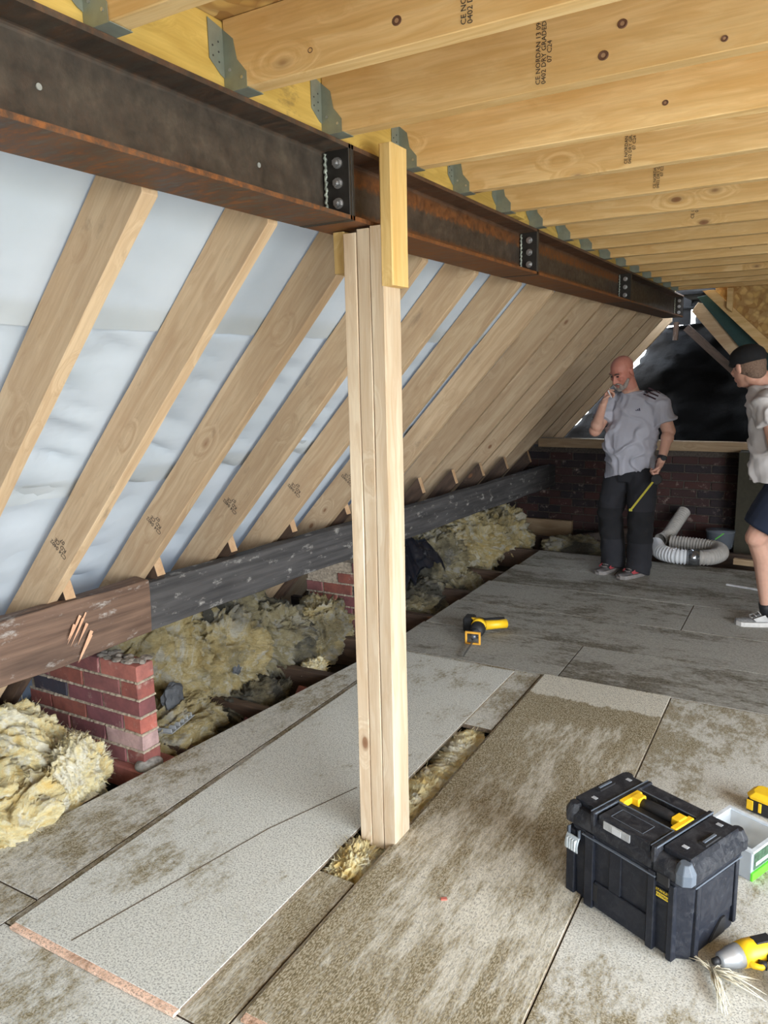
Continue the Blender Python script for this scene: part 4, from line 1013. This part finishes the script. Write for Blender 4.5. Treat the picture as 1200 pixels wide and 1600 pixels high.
q = MB(); q.tube([(0, 0, 0), (0, 0, .02), (0, 0, .15), (0, 0, .16)], [.085, .10, .115, .12], 24); o = q.build('plastic_container', tr_mat('smoky_plastic', (.16, .18, .21), .75, .2), None, smooth=True); o.location = (-.66, 6.88, -.02); tag(o, 'smoky plastic container by the far brick wall, behind the grey duct', 'container')
q = MB(); q.tube([(0, 0, 0), (.06, .02, .05)], .006, 6); o = q.build('green_strip', plain('lime_strip', (.10, .45, .05), .5), None); o.location = (-.66, 6.50, .14); tag(o, 'thin green plastic strip poking up above the grey duct', 'strip')
for k, (x, y, L, a, lab) in enumerate(((-.50, 6.28, .30, -.1, 'sawn pale timber offcut on the floor right of the ducts'), (-.28, 6.12, .22, .1, 'shorter pale timber offcut nearest the man in the cap'))):
    o = timber_mesh(L, .05, .045).build('timber_offcut', M_FARWOOD); o.location = (x, y, .001); o.rotation_euler = (0, 0, a); tag(o, lab, 'timber')
q = MB(); q.box((-.13, -.008, 0), (.13, .008, .012)); o = q.build('white_strip', plain('white_strip_plastic', (.6, .6, .62), .5), None, bevel=.002); o.location = (-.36, 5.62, .001); o.rotation_euler = (0, 0, -.25); tag(o, 'white plastic strip lying on the floor behind the man in the cap', 'strip')
q = MB(); q.cbox((0, 0, .006), (.035, .012, .010)); o = q.build('wood_chip', M_CUT, None, bevel=.001); o.location = (-.02, 4.35, 0); tag(o, 'small pale wood chip at the right edge, below the trainer', 'debris')
q = MB(); q.cbox((0, 0, .003), (.018, .010, .005)); o = q.build('brick_chip', M_BRICKR, None); o.location = (-.86, 1.795, .011); o.rotation_euler = (0, 0, .6); tag(o, 'tiny red brick chip on the brown chipboard panel', 'debris')

# ------------------------------------------------------------------ people
def skin(name, c, red=.0):
    t = NT(name); n = t.noise(t.coord(rnd=False), 18, 5, .6); n2 = t.noise(t.coord(rnd=False), 3.2, 3)
    a = t.ramp(n, (.3, tuple(q*.85 for q in c)), (.7, c)); a = t.mix(t.math('MULTIPLY', t.ramp(n2, (.45, 0.0), (.7, 1.0)), .35), a, (c[0]*.95, c[1]*.55, c[2]*.5))
    t.col(a).rough(.55).set(Subsurface_Weight=.08, Subsurface_Scale=.02); return t.m
M_SKIN = skin('skin', (.62, .36, .27)); M_FACE = skin('ruddy_skin', (.56, .25, .19))
def cloth(name, c, dark=.75):
    t = NT(name); n = t.noise(t.coord(rnd=False), 7, 5, .6, .6); n2 = t.noise(t.coord(rnd=False), 400, 2)
    t.col(t.ramp(n, (.3, tuple(q*dark for q in c)), (.7, c))).rough(.9).bump(n2, .0006, .4); return t.m
M_TEE = cloth('grey_white_jersey', (.43, .43, .50), .9); M_TEEB = cloth('white_jersey', (.56, .53, .53), .9)
M_TROU = cloth('charcoal_workwear', (.020, .020, .026)); M_PAD = cloth('black_knee_patch', (.010, .010, .013)); M_NAVY = cloth('navy_cotton', (.007, .013, .034))
def remesh(mb, name, mats, root, vox, smooth=4, wr=None, face_mat=None):
    me = mb.mesh(name, mats, False, root.location); o = bpy.data.objects.new(name, me); C.objects.link(o)
    md = o.modifiers.new('r', 'REMESH'); md.mode = 'VOXEL'; md.voxel_size = vox; md.use_smooth_shade = True
    ms = o.modifiers.new('s', 'SMOOTH'); ms.factor = .5; ms.iterations = smooth
    bpy.context.view_layer.update(); ev = o.evaluated_get(bpy.context.evaluated_depsgraph_get())
    nm = bpy.data.meshes.new_from_object(ev); bpy.data.objects.remove(o); nm.name = name
    if wr:
        nm.update(); nr = [v.normal.copy() for v in nm.vertices]
        for v, n in zip(nm.vertices, nr): v.co += n*wr(v.co + root.location)
    nm.materials.clear()
    for q in mats: nm.materials.append(q)
    nm.polygons.foreach_set('use_smooth', [True]*len(nm.polygons))
    if face_mat:
        for p in nm.polygons: p.material_index = face_mat(p.center + root.location)
    nm.update(); o = bpy.data.objects.new(name, nm); C.objects.link(o); o.parent = root; return o
def V3(*a): return Vector(a)
def frame(fwd, upv=Vector((0, 0, 1))):
    f = fwd.normalized(); l = upv.cross(f).normalized(); u = f.cross(l); return Matrix((l, f, u)).transposed()   # columns: left, forward, up
def add_head(mb, c, fwd, upv, s=1.0):
    """c: head centre. local x = left, y = forward, z = up"""
    R = frame(fwd, upv); T = lambda x, y, z: c + R @ Vector((x, y, z))*s
    mb.ell(T(0, -.012, .030), (.074*s, .094*s, .084*s), R); mb.ell(T(0, .012, -.020), (.063*s, .078*s, .088*s), R)   # skull, face block
    mb.ell(T(0, .030, -.078), (.042*s, .044*s, .034*s), R); mb.ell(T(0, -.028, -.050), (.055*s, .055*s, .055*s), R)     # jaw and nape
    mb.caps(T(0, .083, .012), T(0, .104, -.030), .008*s, .013*s); mb.ell(T(.012, .092, -.034), (.008*s, .009*s, .007*s), R); mb.ell(T(-.012, .092, -.034), (.008*s, .009*s, .007*s), R)
    mb.caps(T(-.045, .070, .026), T(.045, .070, .026), .0095*s, .0095*s); mb.ell(T(.034, .066, -.018), (.022*s, .018*s, .018*s), R); mb.ell(T(-.034, .066, -.018), (.022*s, .018*s, .018*s), R)
    mb.caps(T(-.020, .084, -.056), T(.020, .084, -.056), .0068*s, .0068*s); mb.caps(T(-.016, .083, -.067), T(.016, .083, -.067), .0070*s, .0070*s); mb.ell(T(0, .070, -.090), (.020*s, .020*s, .016*s), R)
    for sx in (-1, 1):
        mb.ell(T(sx*.078, -.010, -.004), (.008*s, .018*s, .031*s), R @ Matrix.Rotation(-.25, 3, 'X')); mb.ell(T(sx*.083, -.014, .010), (.006*s, .016*s, .018*s), R)
    return R, T
def hand(mb, w, d, n, s=1.0, curl=1.2, thumb_side=1, spread=.10, curls=None):
    """w wrist, d direction of the palm, n palm normal (the way fingers curl)"""
    d = d.normalized(); n = (n - d*n.dot(d)).normalized(); a = d.cross(n)*thumb_side
    pc = w + d*.048*s
    R = Matrix((a, d, n)).transposed(); mb.ell(pc, (.040*s, .052*s, .017*s), R); mb.caps(w - d*.01, w + d*.03*s, .024*s, .026*s)
    for k, (off, L) in enumerate(((.030, .070), (.010, .078), (-.010, .073), (-.029, .058))):
        c = (curls[k] if curls else curl); p = w + d*.086*s + a*off*s - n*.002; L = L*s; ang = 0; sp = a*(off/.03)*spread
        rads = [.0098, .0090, .0080, .0070]
        for j, fr in enumerate((.42, .32, .26)):
            ang += c*(.75, 1.0, .8)[j]; dd = (d*math.cos(ang) + n*math.sin(ang) + sp*(1 if j == 0 else .3)).normalized(); q = p + dd*L*fr; mb.caps(p, q, rads[j]*s, rads[j+1]*s, 10); p = q
    p = w + d*.024*s + a*.028*s; q1 = p + (d*.7 + a*.75 + n*.35).normalized()*.036*s; q2 = q1 + (d*.95 + a*.05 + n*.7).normalized()*.030*s; q3 = q2 + (d*.7 - a*.35 + n*.8).normalized()*.024*s
    mb.caps(p, q1, .014*s, .0115*s, 10); mb.caps(q1, q2, .0110*s, .0098*s, 10); mb.caps(q2, q3, .0098*s, .0080*s, 10)
def shoe(name, root, heel, toe, mat_u, mat_s, acc, lab):
    d = (toe-heel); d.z = 0; L = d.length; d.normalize(); s = Vector((-d.y, d.x, 0)); R = Matrix((s, d, Vector((0, 0, 1)))).transposed()
    n = 14; rings = []; sole = []
    for k in range(n+1):
        t = k/n; wd = .034 + .014*math.sin(min(1, t*1.25)*PI*.62); 
        if t > .85: wd *= math.sqrt(max(.06, 1-((t-.85)/.155)**2))
        if t < .1: wd *= .72 + 2.8*t
        h = .105 if t < .25 else .105 - .065*min(1, (t-.25)/.45); h = max(h, .040 if t < .93 else .03)
        c = heel + d*L*t
        rings.append([c + R @ Vector((wd*math.cos(a)*(1 if math.sin(a) < .2 else .82), 0, .022 + (h-.022)*max(0, math.sin(a)) - .004*(math.sin(a) < 0))) for a in [2*PI*j/16 for j in range(16)]])
        sole.append([c + R @ Vector((x*(wd+.005), 0, z)) for x, z in ((-1, .001), (1, .001), (1.03, .014), (1, .028), (-1, .028), (-1.03, .014))])
    up_ = MB(); up_.rings(rings); o = up_.build(name, mat_u, root, smooth=True, origin=root.location)
    so = MB(); so.rings(sole); so.build('sole', mat_s, o, smooth=False, origin=root.location)
    q = MB(); c = heel + d*L*.5
    for sg in (-1, 1):
        q.add([c + R @ Vector((sg*.0475, -.045, .034)), c + R @ Vector((sg*.050, .030, .032)), c + R @ Vector((sg*.044, .045, .048)), c + R @ Vector((sg*.041, -.020, .072))], [(0, 1, 2, 3), (3, 2, 1, 0)])
    q.build('side_patch', acc, o, origin=root.location)
    q = MB()
    for k in range(4):
        cc = heel + d*L*(.42+.085*k); hh = .098-.012*k if k < 3 else .064
        q.tube([cc + R @ Vector((-.024, 0, hh-.014)), cc + R @ Vector((0, .006, hh+.002-.006*k)), cc + R @ Vector((.024, 0, hh-.014))], .0035, 6)
    q.build('laces', mat_s, o, origin=root.location); return tag(o, lab)
def decal(name, root, tgt, c, u, v, d, pts, mat, lift=.0025, sub=6):
    """flat print: polygon pts in (u,v) about c, projected along d onto the mesh of tgt"""
    me = tgt.data; bv = BVHTree.FromPolygons([q.co.copy() for q in me.vertices], [tuple(p.vertices) for p in me.polygons])
    mb = MB(); (x0, y0), (x1, y1), (x2, y2), (x3, y3) = pts; g = []
    for i in range(sub+1):
        for j in range(sub+1):
            s, t = i/sub, j/sub; a = (1-s)*(1-t); b = s*(1-t); cc = s*t; e = (1-s)*t
            p = c + u*(a*x0+b*x1+cc*x2+e*x3) + v*(a*y0+b*y1+cc*y2+e*y3) - root.location
            h = bv.ray_cast(p - d*.4, d)
            g.append((h[0] - d*lift) if h[0] is not None else p)
    f = [(i*(sub+1)+j, (i+1)*(sub+1)+j, (i+1)*(sub+1)+j+1, i*(sub+1)+j+1) for i in range(sub) for j in range(sub)]
    mb.add(g, f); return mb.build(name, mat, tgt)

# ---- bald man in the grey T-shirt
A = thing('person', 'bald man with grey beard in a grey white T-shirt, hand raised to his chin', 'person', (-1.18, 5.70, 0))
Fd = V3(-.30, -.95, 0).normalized(); Ld = V3(0, 0, 1).cross(Fd)
hA = V3(-1.243, 5.615, 1.492); hf = V3(-.45, -.80, -.50); bA = MB()
R_, T_ = add_head(bA, hA, hf, V3(-.10, -.22, 1).normalized(), .98)
bA.caps(V3(-1.185, 5.72, 1.30), V3(-1.215, 5.66, 1.43), .064, .056)
bA.loft([((-1.175, 5.735, .80), .15, .10), ((-1.18, 5.715, .95), .155, .125), ((-1.17, 5.70, 1.12), .165, .12), ((-1.165, 5.705, 1.25), .17, .105), ((-1.17, 5.71, 1.325), .12, .075)], Ld, Fd)
shR, elR, wrR = V3(-1.340, 5.735, 1.265), V3(-1.418, 5.60, 1.075), V3(-1.345, 5.505, 1.265)
shL, elL, wrL = V3(-1.000, 5.66, 1.285), V3(-.912, 5.64, 1.075), V3(-.938, 5.535, .875)
for a, b, c in ((shR, elR, wrR), (shL, elL, wrL)):
    bA.caps(a, b, .056, .046); bA.ell(b.lerp(c, .22), (.046, .046, .052)); bA.caps(b, c, .043, .027)
hand(bA, wrR, V3(.34, .02, .90), V3(.75, -.1, .05), .98, 1.0, -1, .12, [.55, .95, 1.15, 1.25])
hand(bA, wrL, V3(-.30, -.12, -.93), V3(-.80, -.3, .1), .98, 1.25, -1, .06)
hpR, knR, anR = V3(-1.262, 5.77, .78), V3(-1.318, 5.70, .45), V3(-1.292, 5.755, .10)
hpL, knL, anL = V3(-1.095, 5.72, .78), V3(-1.080, 5.63, .45), V3(-1.086, 5.68, .10)
for a, b, c, t in ((hpR, knR, anR, 0), (hpL, knL, anL, 0)):
    bA.caps(a, b, .085, .058); bA.caps(b, c, .055, .036); bA.caps(c, c + V3(0, 0, -.05), .034, .03)
bodyA = remesh(bA, 'body', [M_SKIN, M_FACE], A, .0055, 3, face_mat=lambda p: 1 if (p-hA).length < .15 and p.z > 1.36 else 0)
for sx in (-1, 1):
    q = MB(); q.ell(T_(sx*.028, .082, .008), (.011, .007, .0058), R_, 12, 8); q.build('eye', plain('dark_eye', (.03, .02, .02), .3), A, True, origin=A.location)
    q = MB(); q.tube([T_(sx*.046, .078, .027), T_(sx*.030, .087, .031), T_(sx*.012, .089, .024)], [.003, .0045, .004], 6); q.build('eyebrow', plain('grey_brow', (.10, .07, .06), .8), A, True, origin=A.location)
q = MB(); q.caps(T_(-.018, .0885, -.0615), T_(.018, .0885, -.0615), .0030, .0030, 8); q.build('mouth', plain('dark_lip', (.20, .05, .045), .6), A, True, origin=A.location)
# short grey beard hugging the jaw
bd = MB()
for sx in (-1, 1):
    bd.caps(T_(sx*.058, .028, -.045), T_(sx*.044, .058, -.082), .013, .016); bd.caps(T_(sx*.044, .058, -.082), T_(0, .078, -.098), .016, .018); bd.caps(T_(sx*.030, .082, -.058), T_(sx*.026, .078, -.085), .009, .012)
bd.caps(T_(-.024, .092, -.047), T_(.024, .092, -.047), .0065, .0065)
remesh(bd, 'beard', [plain('grey_beard', (.30, .26, .24), .95, 0, .003, .4, 200)], A, .004, 2)
# T-shirt
def wrA(p):
    q = p*1.0; t = noise.noise(Vector((q.x*5, q.y*5, q.z*9)))*.007
    f = 1-abs(noise.noise(Vector((q.x*7 + q.z*6, q.y*5, q.z*5 - q.x*5 + 3))))*2
    low = max(0, 1 - abs(q.z-.98)/.25)
    g = noise.noise(Vector((q.x*4 + q.z*7, q.y*4, q.z*4 - q.x*6 + 9))); g2 = noise.noise(Vector((q.x*12, q.y*9, q.z*3 + 4))); return t*1.4 + f*.006 + (.017*max(0, 1-abs(g)*6))*(.45+low) + .009*max(0, 1-abs(g2)*5)*(.4 if q.z > .9 else 1) - .007
tA = MB()
tA.loft([((-1.195, 5.730, .765), .178, .150), ((-1.19, 5.712, .86), .178, .158), ((-1.195, 5.690, .96), .178, .172), ((-1.185, 5.688, 1.04), .180, .168), ((-1.175, 5.70, 1.14), .186, .140), ((-1.168, 5.708, 1.23), .188, .122), ((-1.170, 5.712, 1.295), .172, .100), ((-1.175, 5.712, 1.335), .110, .082), ((-1.180, 5.708, 1.352), .075, .072)], Ld, Fd)
tA.v = [(x, y, z + (.045*(( (x+1.19)*Ld.x + (y-5.72)*Ld.y )/.18 + .2) - .02 if z < .80 else 0)) for x, y, z in tA.v]
tA.caps(shR + V3(.02, 0, .0), shR.lerp(elR, .12), .075, .078); tA.tube([shR.lerp(elR, -.05), shR.lerp(elR, .35), shR.lerp(elR, .62)], [.072, .075, .080], 18)
tA.caps(shL + V3(-.02, 0, .0), shL.lerp(elL, .12), .076, .080); tA.tube([shL.lerp(elL, -.05), shL.lerp(elL, .4), shL.lerp(elL, .74)], [.072, .078, .083], 18)
teeA = remesh(tA, 't_shirt', [M_TEE], A, .0075, 3, wrA)
vw = V3(-1.18, 5.70, 1.2) - cam.matrix_world.translation; vw.normalize(); vu = (V3(0, 0, 1) - vw*vw.z).normalized(); vr = vw.cross(vu)
M_MAR = plain('dark_maroon_print', (.035, .012, .02), .8); M_LOGO = plain('dark_logo_print', (.06, .055, .09), .8)
for k in range(3):
    o = k*.021
    decal('shoulder_stripe', A, teeA, V3(-1.05, 5.66, 1.338), vr, vu, vw, [(-.052+o*.75, -.006+o*1.0), (.030+o*.75, -.046+o*1.0), (.030+o*.75+.008, -.038+o*1.0), (-.052+o*.75+.008, .002+o*1.0)], M_MAR)
for k, (x, h) in enumerate(((0, .008), (.011, .014), (.022, .021))):
    decal('chest_logo', A, teeA, V3(-1.135, 5.6, 1.218), vr, vu, vw, [(x, 0), (x+.008, 0), (x+.004, h), (x-.004, h*.85)], M_LOGO, sub=2)
q = MB(); q.tube([V3(-1.178, 5.708, 1.352) + Ld*.078*math.cos(a) + Fd*.074*math.sin(a) + V3(0, 0, -.016*max(0, math.sin(a))) for a in [2*PI*k/24 for k in range(25)]], .0055, 8, False); q.build('collar', M_TEE, teeA, True, origin=A.location)
# work trousers with knee patches
def wrT(p):
    k = 1-abs(noise.noise(Vector((p.x*9, p.y*9, p.z*11))))*2
    return .009*k*(1 if p.z < .6 else .5) - .002
uA = MB(); uA.loft([((-1.185, 5.735, .70), .150, .115), ((-1.18, 5.735, .78), .160, .125), ((-1.18, 5.735, .88), .155, .130)], Ld, Fd)
uA.tube([hpR, hpR.lerp(knR, .5), knR, knR.lerp(anR, .5), anR + V3(0, 0, .0), anR + V3(0, -.02, -.075)], [.112, .103, .090, .088, .086, .088], 20)
uA.tube([hpL, hpL.lerp(knL, .5), knL, knL.lerp(anL, .5), anL + V3(0, 0, .0), anL + V3(-.01, -.02, -.075)], [.112, .103, .090, .088, .086, .088], 20)
trA = remesh(uA, 'trousers', [M_TROU, M_PAD], A, .008, 3, wrT, lambda p: 1 if .26 < p.z < .50 and (p-V3(-1.2, 5.76, p.z)).dot(Fd) > .0 else 0)
q = MB(); q.caps(V3(-1.325, 5.80, .56), V3(-1.34, 5.80, .42), .05, .045); remesh(q, 'holster_pocket', [M_TROU], A, .008, 2)
M_SHOE = plain('grey_shoe', (.10, .09, .09), .7, 0, 0, .3); M_SOLE = plain('pale_sole', (.22, .20, .19), .7); M_RED = plain('red_panel', (.35, .05, .06), .6)
shoe('shoe', A, V3(-1.275, 5.80, 0), V3(-1.365, 5.56, 0), M_SHOE, M_SOLE, M_RED, 'grey and red work shoe'); shoe('shoe', A, V3(-1.060, 5.72, 0), V3(-1.195, 5.50, 0), M_SHOE, M_SOLE, M_RED, 'grey and red work shoe')
# watch
wd = (wrL-elL).normalized(); q = MB(); p = wrL - wd*.025; q.tube([p - wd*.011, p + wd*.011], .0335, 18); wt = q.build('wristwatch', M_RUB, A, origin=A.location)
q = MB(); s = (-vw + V3(.35, 0, 0)).normalized(); q.tube([p + s*.030, p + s*.040], [.019, .017], 16); q.build('watch_face', plain('watch_glass', (.05, .055, .06), .2, .4), wt, origin=A.location)
# tape measure in his left hand: a separate thing
tm = thing('tape_measure', 'black tape measure with a short yellow blade, held low in the bald man\'s hand', 'tape measure', (-.965, 5.48, .765))
q = MB(); q.tube([(.012, -.012, -.012), (.012, .022, -.012)], .036, 16); q.build('tape_case', M_RUB, tm, bevel=.003)
q = MB(); a = V3(-.01, -.02, -.03); b = V3(-.150, -.03, -.235); s = V3(.6, .5, -.35).normalized()*.008
q.add([a-s, b-s, b+s, a+s, a-s+V3(0, .002, .001), b-s+V3(0, .002, .001), b+s+V3(0, .002, .001), a+s+V3(0, .002, .001)], [(3, 2, 1, 0), (4, 5, 6, 7), (0, 1, 5, 4), (1, 2, 6, 5), (2, 3, 7, 6), (3, 0, 4, 7)]); bl = q.build('tape_blade', plain('dull_yellow_blade', (.42, .36, .04), .5), tm)
q = MB(); q.cbox(b, (.022, .006, .018)); q.build('end_hook', plain('yellow_hook', (.45, .42, .05), .5), bl)
# small bright thing in his raised hand
q = MB(); q.caps(wrR + V3(.045, -.045, .10), wrR + V3(.070, -.055, .055), .0055, .0045, 10); o = q.build('rolled_cigarette', plain('white_paper', (.62, .62, .64), .7), None); tag(o, 'thin white roll held at the bald man\'s chin', 'cigarette')

# ---- man in a black cap at the right edge
B = thing('person', 'man in black cap, white T-shirt and navy shorts, cut off by the right edge', 'person', (-.20, 4.86, 0))
Fb = V3(-.80, .60, 0).normalized(); Lb = V3(0, 0, 1).cross(Fb); hB = V3(-.372, 4.815, 1.515); fB = V3(-.76, .66, -.16)
bB = MB(); Rb, Tb = add_head(bB, hB, fB, V3(-.30, .1, 1).normalized(), 1.0)
bB.caps(V3(-.235, 4.83, 1.36), V3(-.33, 4.83, 1.47), .066, .060)
bB.loft([((-.07, 4.80, .80), .15, .10), ((-.10, 4.80, 1.00), .14, .12), ((-.15, 4.80, 1.18), .15, .12), ((-.19, 4.81, 1.32), .15, .10), ((-.21, 4.82, 1.37), .10, .07)], Lb, Fb)
sBL, eBL, wBL = V3(-.235, 4.66, 1.29), V3(-.10, 4.56, 1.15), V3(-.235, 4.52, 1.02)
sBL, eBL, wBL = V3(-.245, 4.67, 1.325), V3(-.18, 4.585, 1.08), V3(.04, 4.66, .97)
sBR, eBR, wBR = V3(-.15, 4.98, 1.32), V3(-.02, 5.08, 1.05), V3(.05, 4.96, .90)
for a, b, c in ((sBL, eBL, wBL), (sBR, eBR, wBR)):
    bB.caps(a, b, .058, .047); bB.caps(b, c, .045, .028)
hand(bB, wBL, V3(.6, .5, -.5), V3(0, .6, .2), 1, .6, 1, .08); hand(bB, wBR, V3(.5, -.5, -.5), V3(0, -.5, .3), 1, .6, -1, .08)
hbL, kbL, abL = V3(-.13, 4.72, .82), V3(-.262, 4.705, .560), V3(-.192, 4.855, .12)
hbR, kbR, abR = V3(.03, 4.90, .82), V3(.02, 4.86, .47), V3(.12, 5.02, .10)
for a, b, c, t in ((hbL, kbL, abL, V3(-.30, 4.83, .03)), (hbR, kbR, abR, V3(.02, 5.10, .03))):
    bB.caps(a, b, .092, .062); bB.ell(b, (.058, .058, .062)); m_ = b.lerp(c, .3) + V3(.018, .022, 0); bB.caps(b, m_, .054, .058); bB.caps(m_, c, .056, .036); bB.caps(c, c + V3(.010, .006, -.055), .036, .030)
bodyB = remesh(bB, 'body', [M_SKIN, M_FACE], B, .0055, 3, face_mat=lambda p: 0)
hr = MB(); hr.ell(Tb(0, -.022, .010), (.0765, .0915, .074), Rb); hr.ell(Tb(0, -.050, -.030), (.060, .058, .052), Rb); remesh(hr, 'hair', [plain('short_brown_hair', (.17, .11, .08), .95, 0, .003, .4, 160)], B, .005, 2)
cp = MB(); secs = []
cp.ell(Tb(0, -.010, .055), (.088, .108, .072), Rb); cp.ell(Tb(0, -.012, .040), (.087, .106, .045), Rb)
cp.ell(Tb(0, .010, .030), (.086, .098, .030), Rb)
cap = remesh(cp, 'cap', [plain('black_cap_cotton', (.006, .006, .008), .9)], B, .006, 3)
def wrB(p):
    f = 1-abs(noise.noise(Vector((p.x*6 + 4, p.y*7, p.z*10 - p.x*9))))*2
    g = noise.noise(Vector((p.x*5 + p.z*8, p.y*5, p.z*5 - p.x*6))); return f*.008 + .016*max(0, 1-abs(g)*6) + noise.noise(p*6)*.006 - .008
tB = MB()
tB.loft([((-0.160, 4.790, 0.875), 0.165, .165), ((-0.170, 4.790, 0.976), 0.168, .160), ((-0.180, 4.795, 1.092), 0.170, .150), ((-0.200, 4.800, 1.198), 0.176, .138), ((-0.223, 4.810, 1.294), 0.178, .120), ((-0.240, 4.820, 1.363), 0.150, .100), ((-0.260, 4.825, 1.405), 0.095, .080)], Lb, Fb)
tB.tube([sBL.lerp(eBL, -.1), sBL.lerp(eBL, .25), sBL.lerp(eBL, .50)], [.076, .080, .084], 18); tB.ell(sBL, (.078, .078, .078)); tB.tube([sBR.lerp(eBR, -.1), sBR.lerp(eBR, .35), sBR.lerp(eBR, .72)], [.076, .080, .084], 18); tB.ell(sBR, (.078, .078, .078))
remesh(tB, 't_shirt', [M_TEEB], B, .0075, 3, wrB)
sB = MB(); sB.loft([((-.075, 4.80, .74), .16, .12), ((-.08, 4.80, .84), .17, .135), ((-.09, 4.80, .93), .165, .13)], Lb, Fb)
sB.tube([hbL, hbL.lerp(kbL, .45), hbL.lerp(kbL, .80)], [.120, .118, .112], 20); sB.tube([hbR, hbR.lerp(kbR, .4), hbR.lerp(kbR, .78)], [.120, .118, .115], 20)
remesh(sB, 'shorts', [M_NAVY], B, .008, 3, wrT)
for c_ in (abL, abR):
    q = MB(); q.tube([c_ + V3(.012, .008, -.055), c_ + V3(0, 0, -.01), c_ + V3(-.005, -.006, .02)], [.040, .041, .040], 16); q.build('sock', M_RUB, B, True, origin=B.location)
M_TRN = plain('grey_trainer_mesh', (.20, .20, .20), .7, 0, .001, .4, 120); M_TS = plain('off_white_sole', (.52, .50, .48), .6); M_TP = plain('pale_trainer_panel', (.45, .44, .43), .6)
shoe('shoe', B, V3(-.105, 4.90, 0), V3(-.350, 4.80, 0), M_TRN, M_TS, M_TP, 'grey running shoe with off-white sole'); shoe('shoe', B, V3(.16, 4.99, 0), V3(-.05, 5.16, 0), M_TRN, M_TS, M_TP, 'grey running shoe with off-white sole')
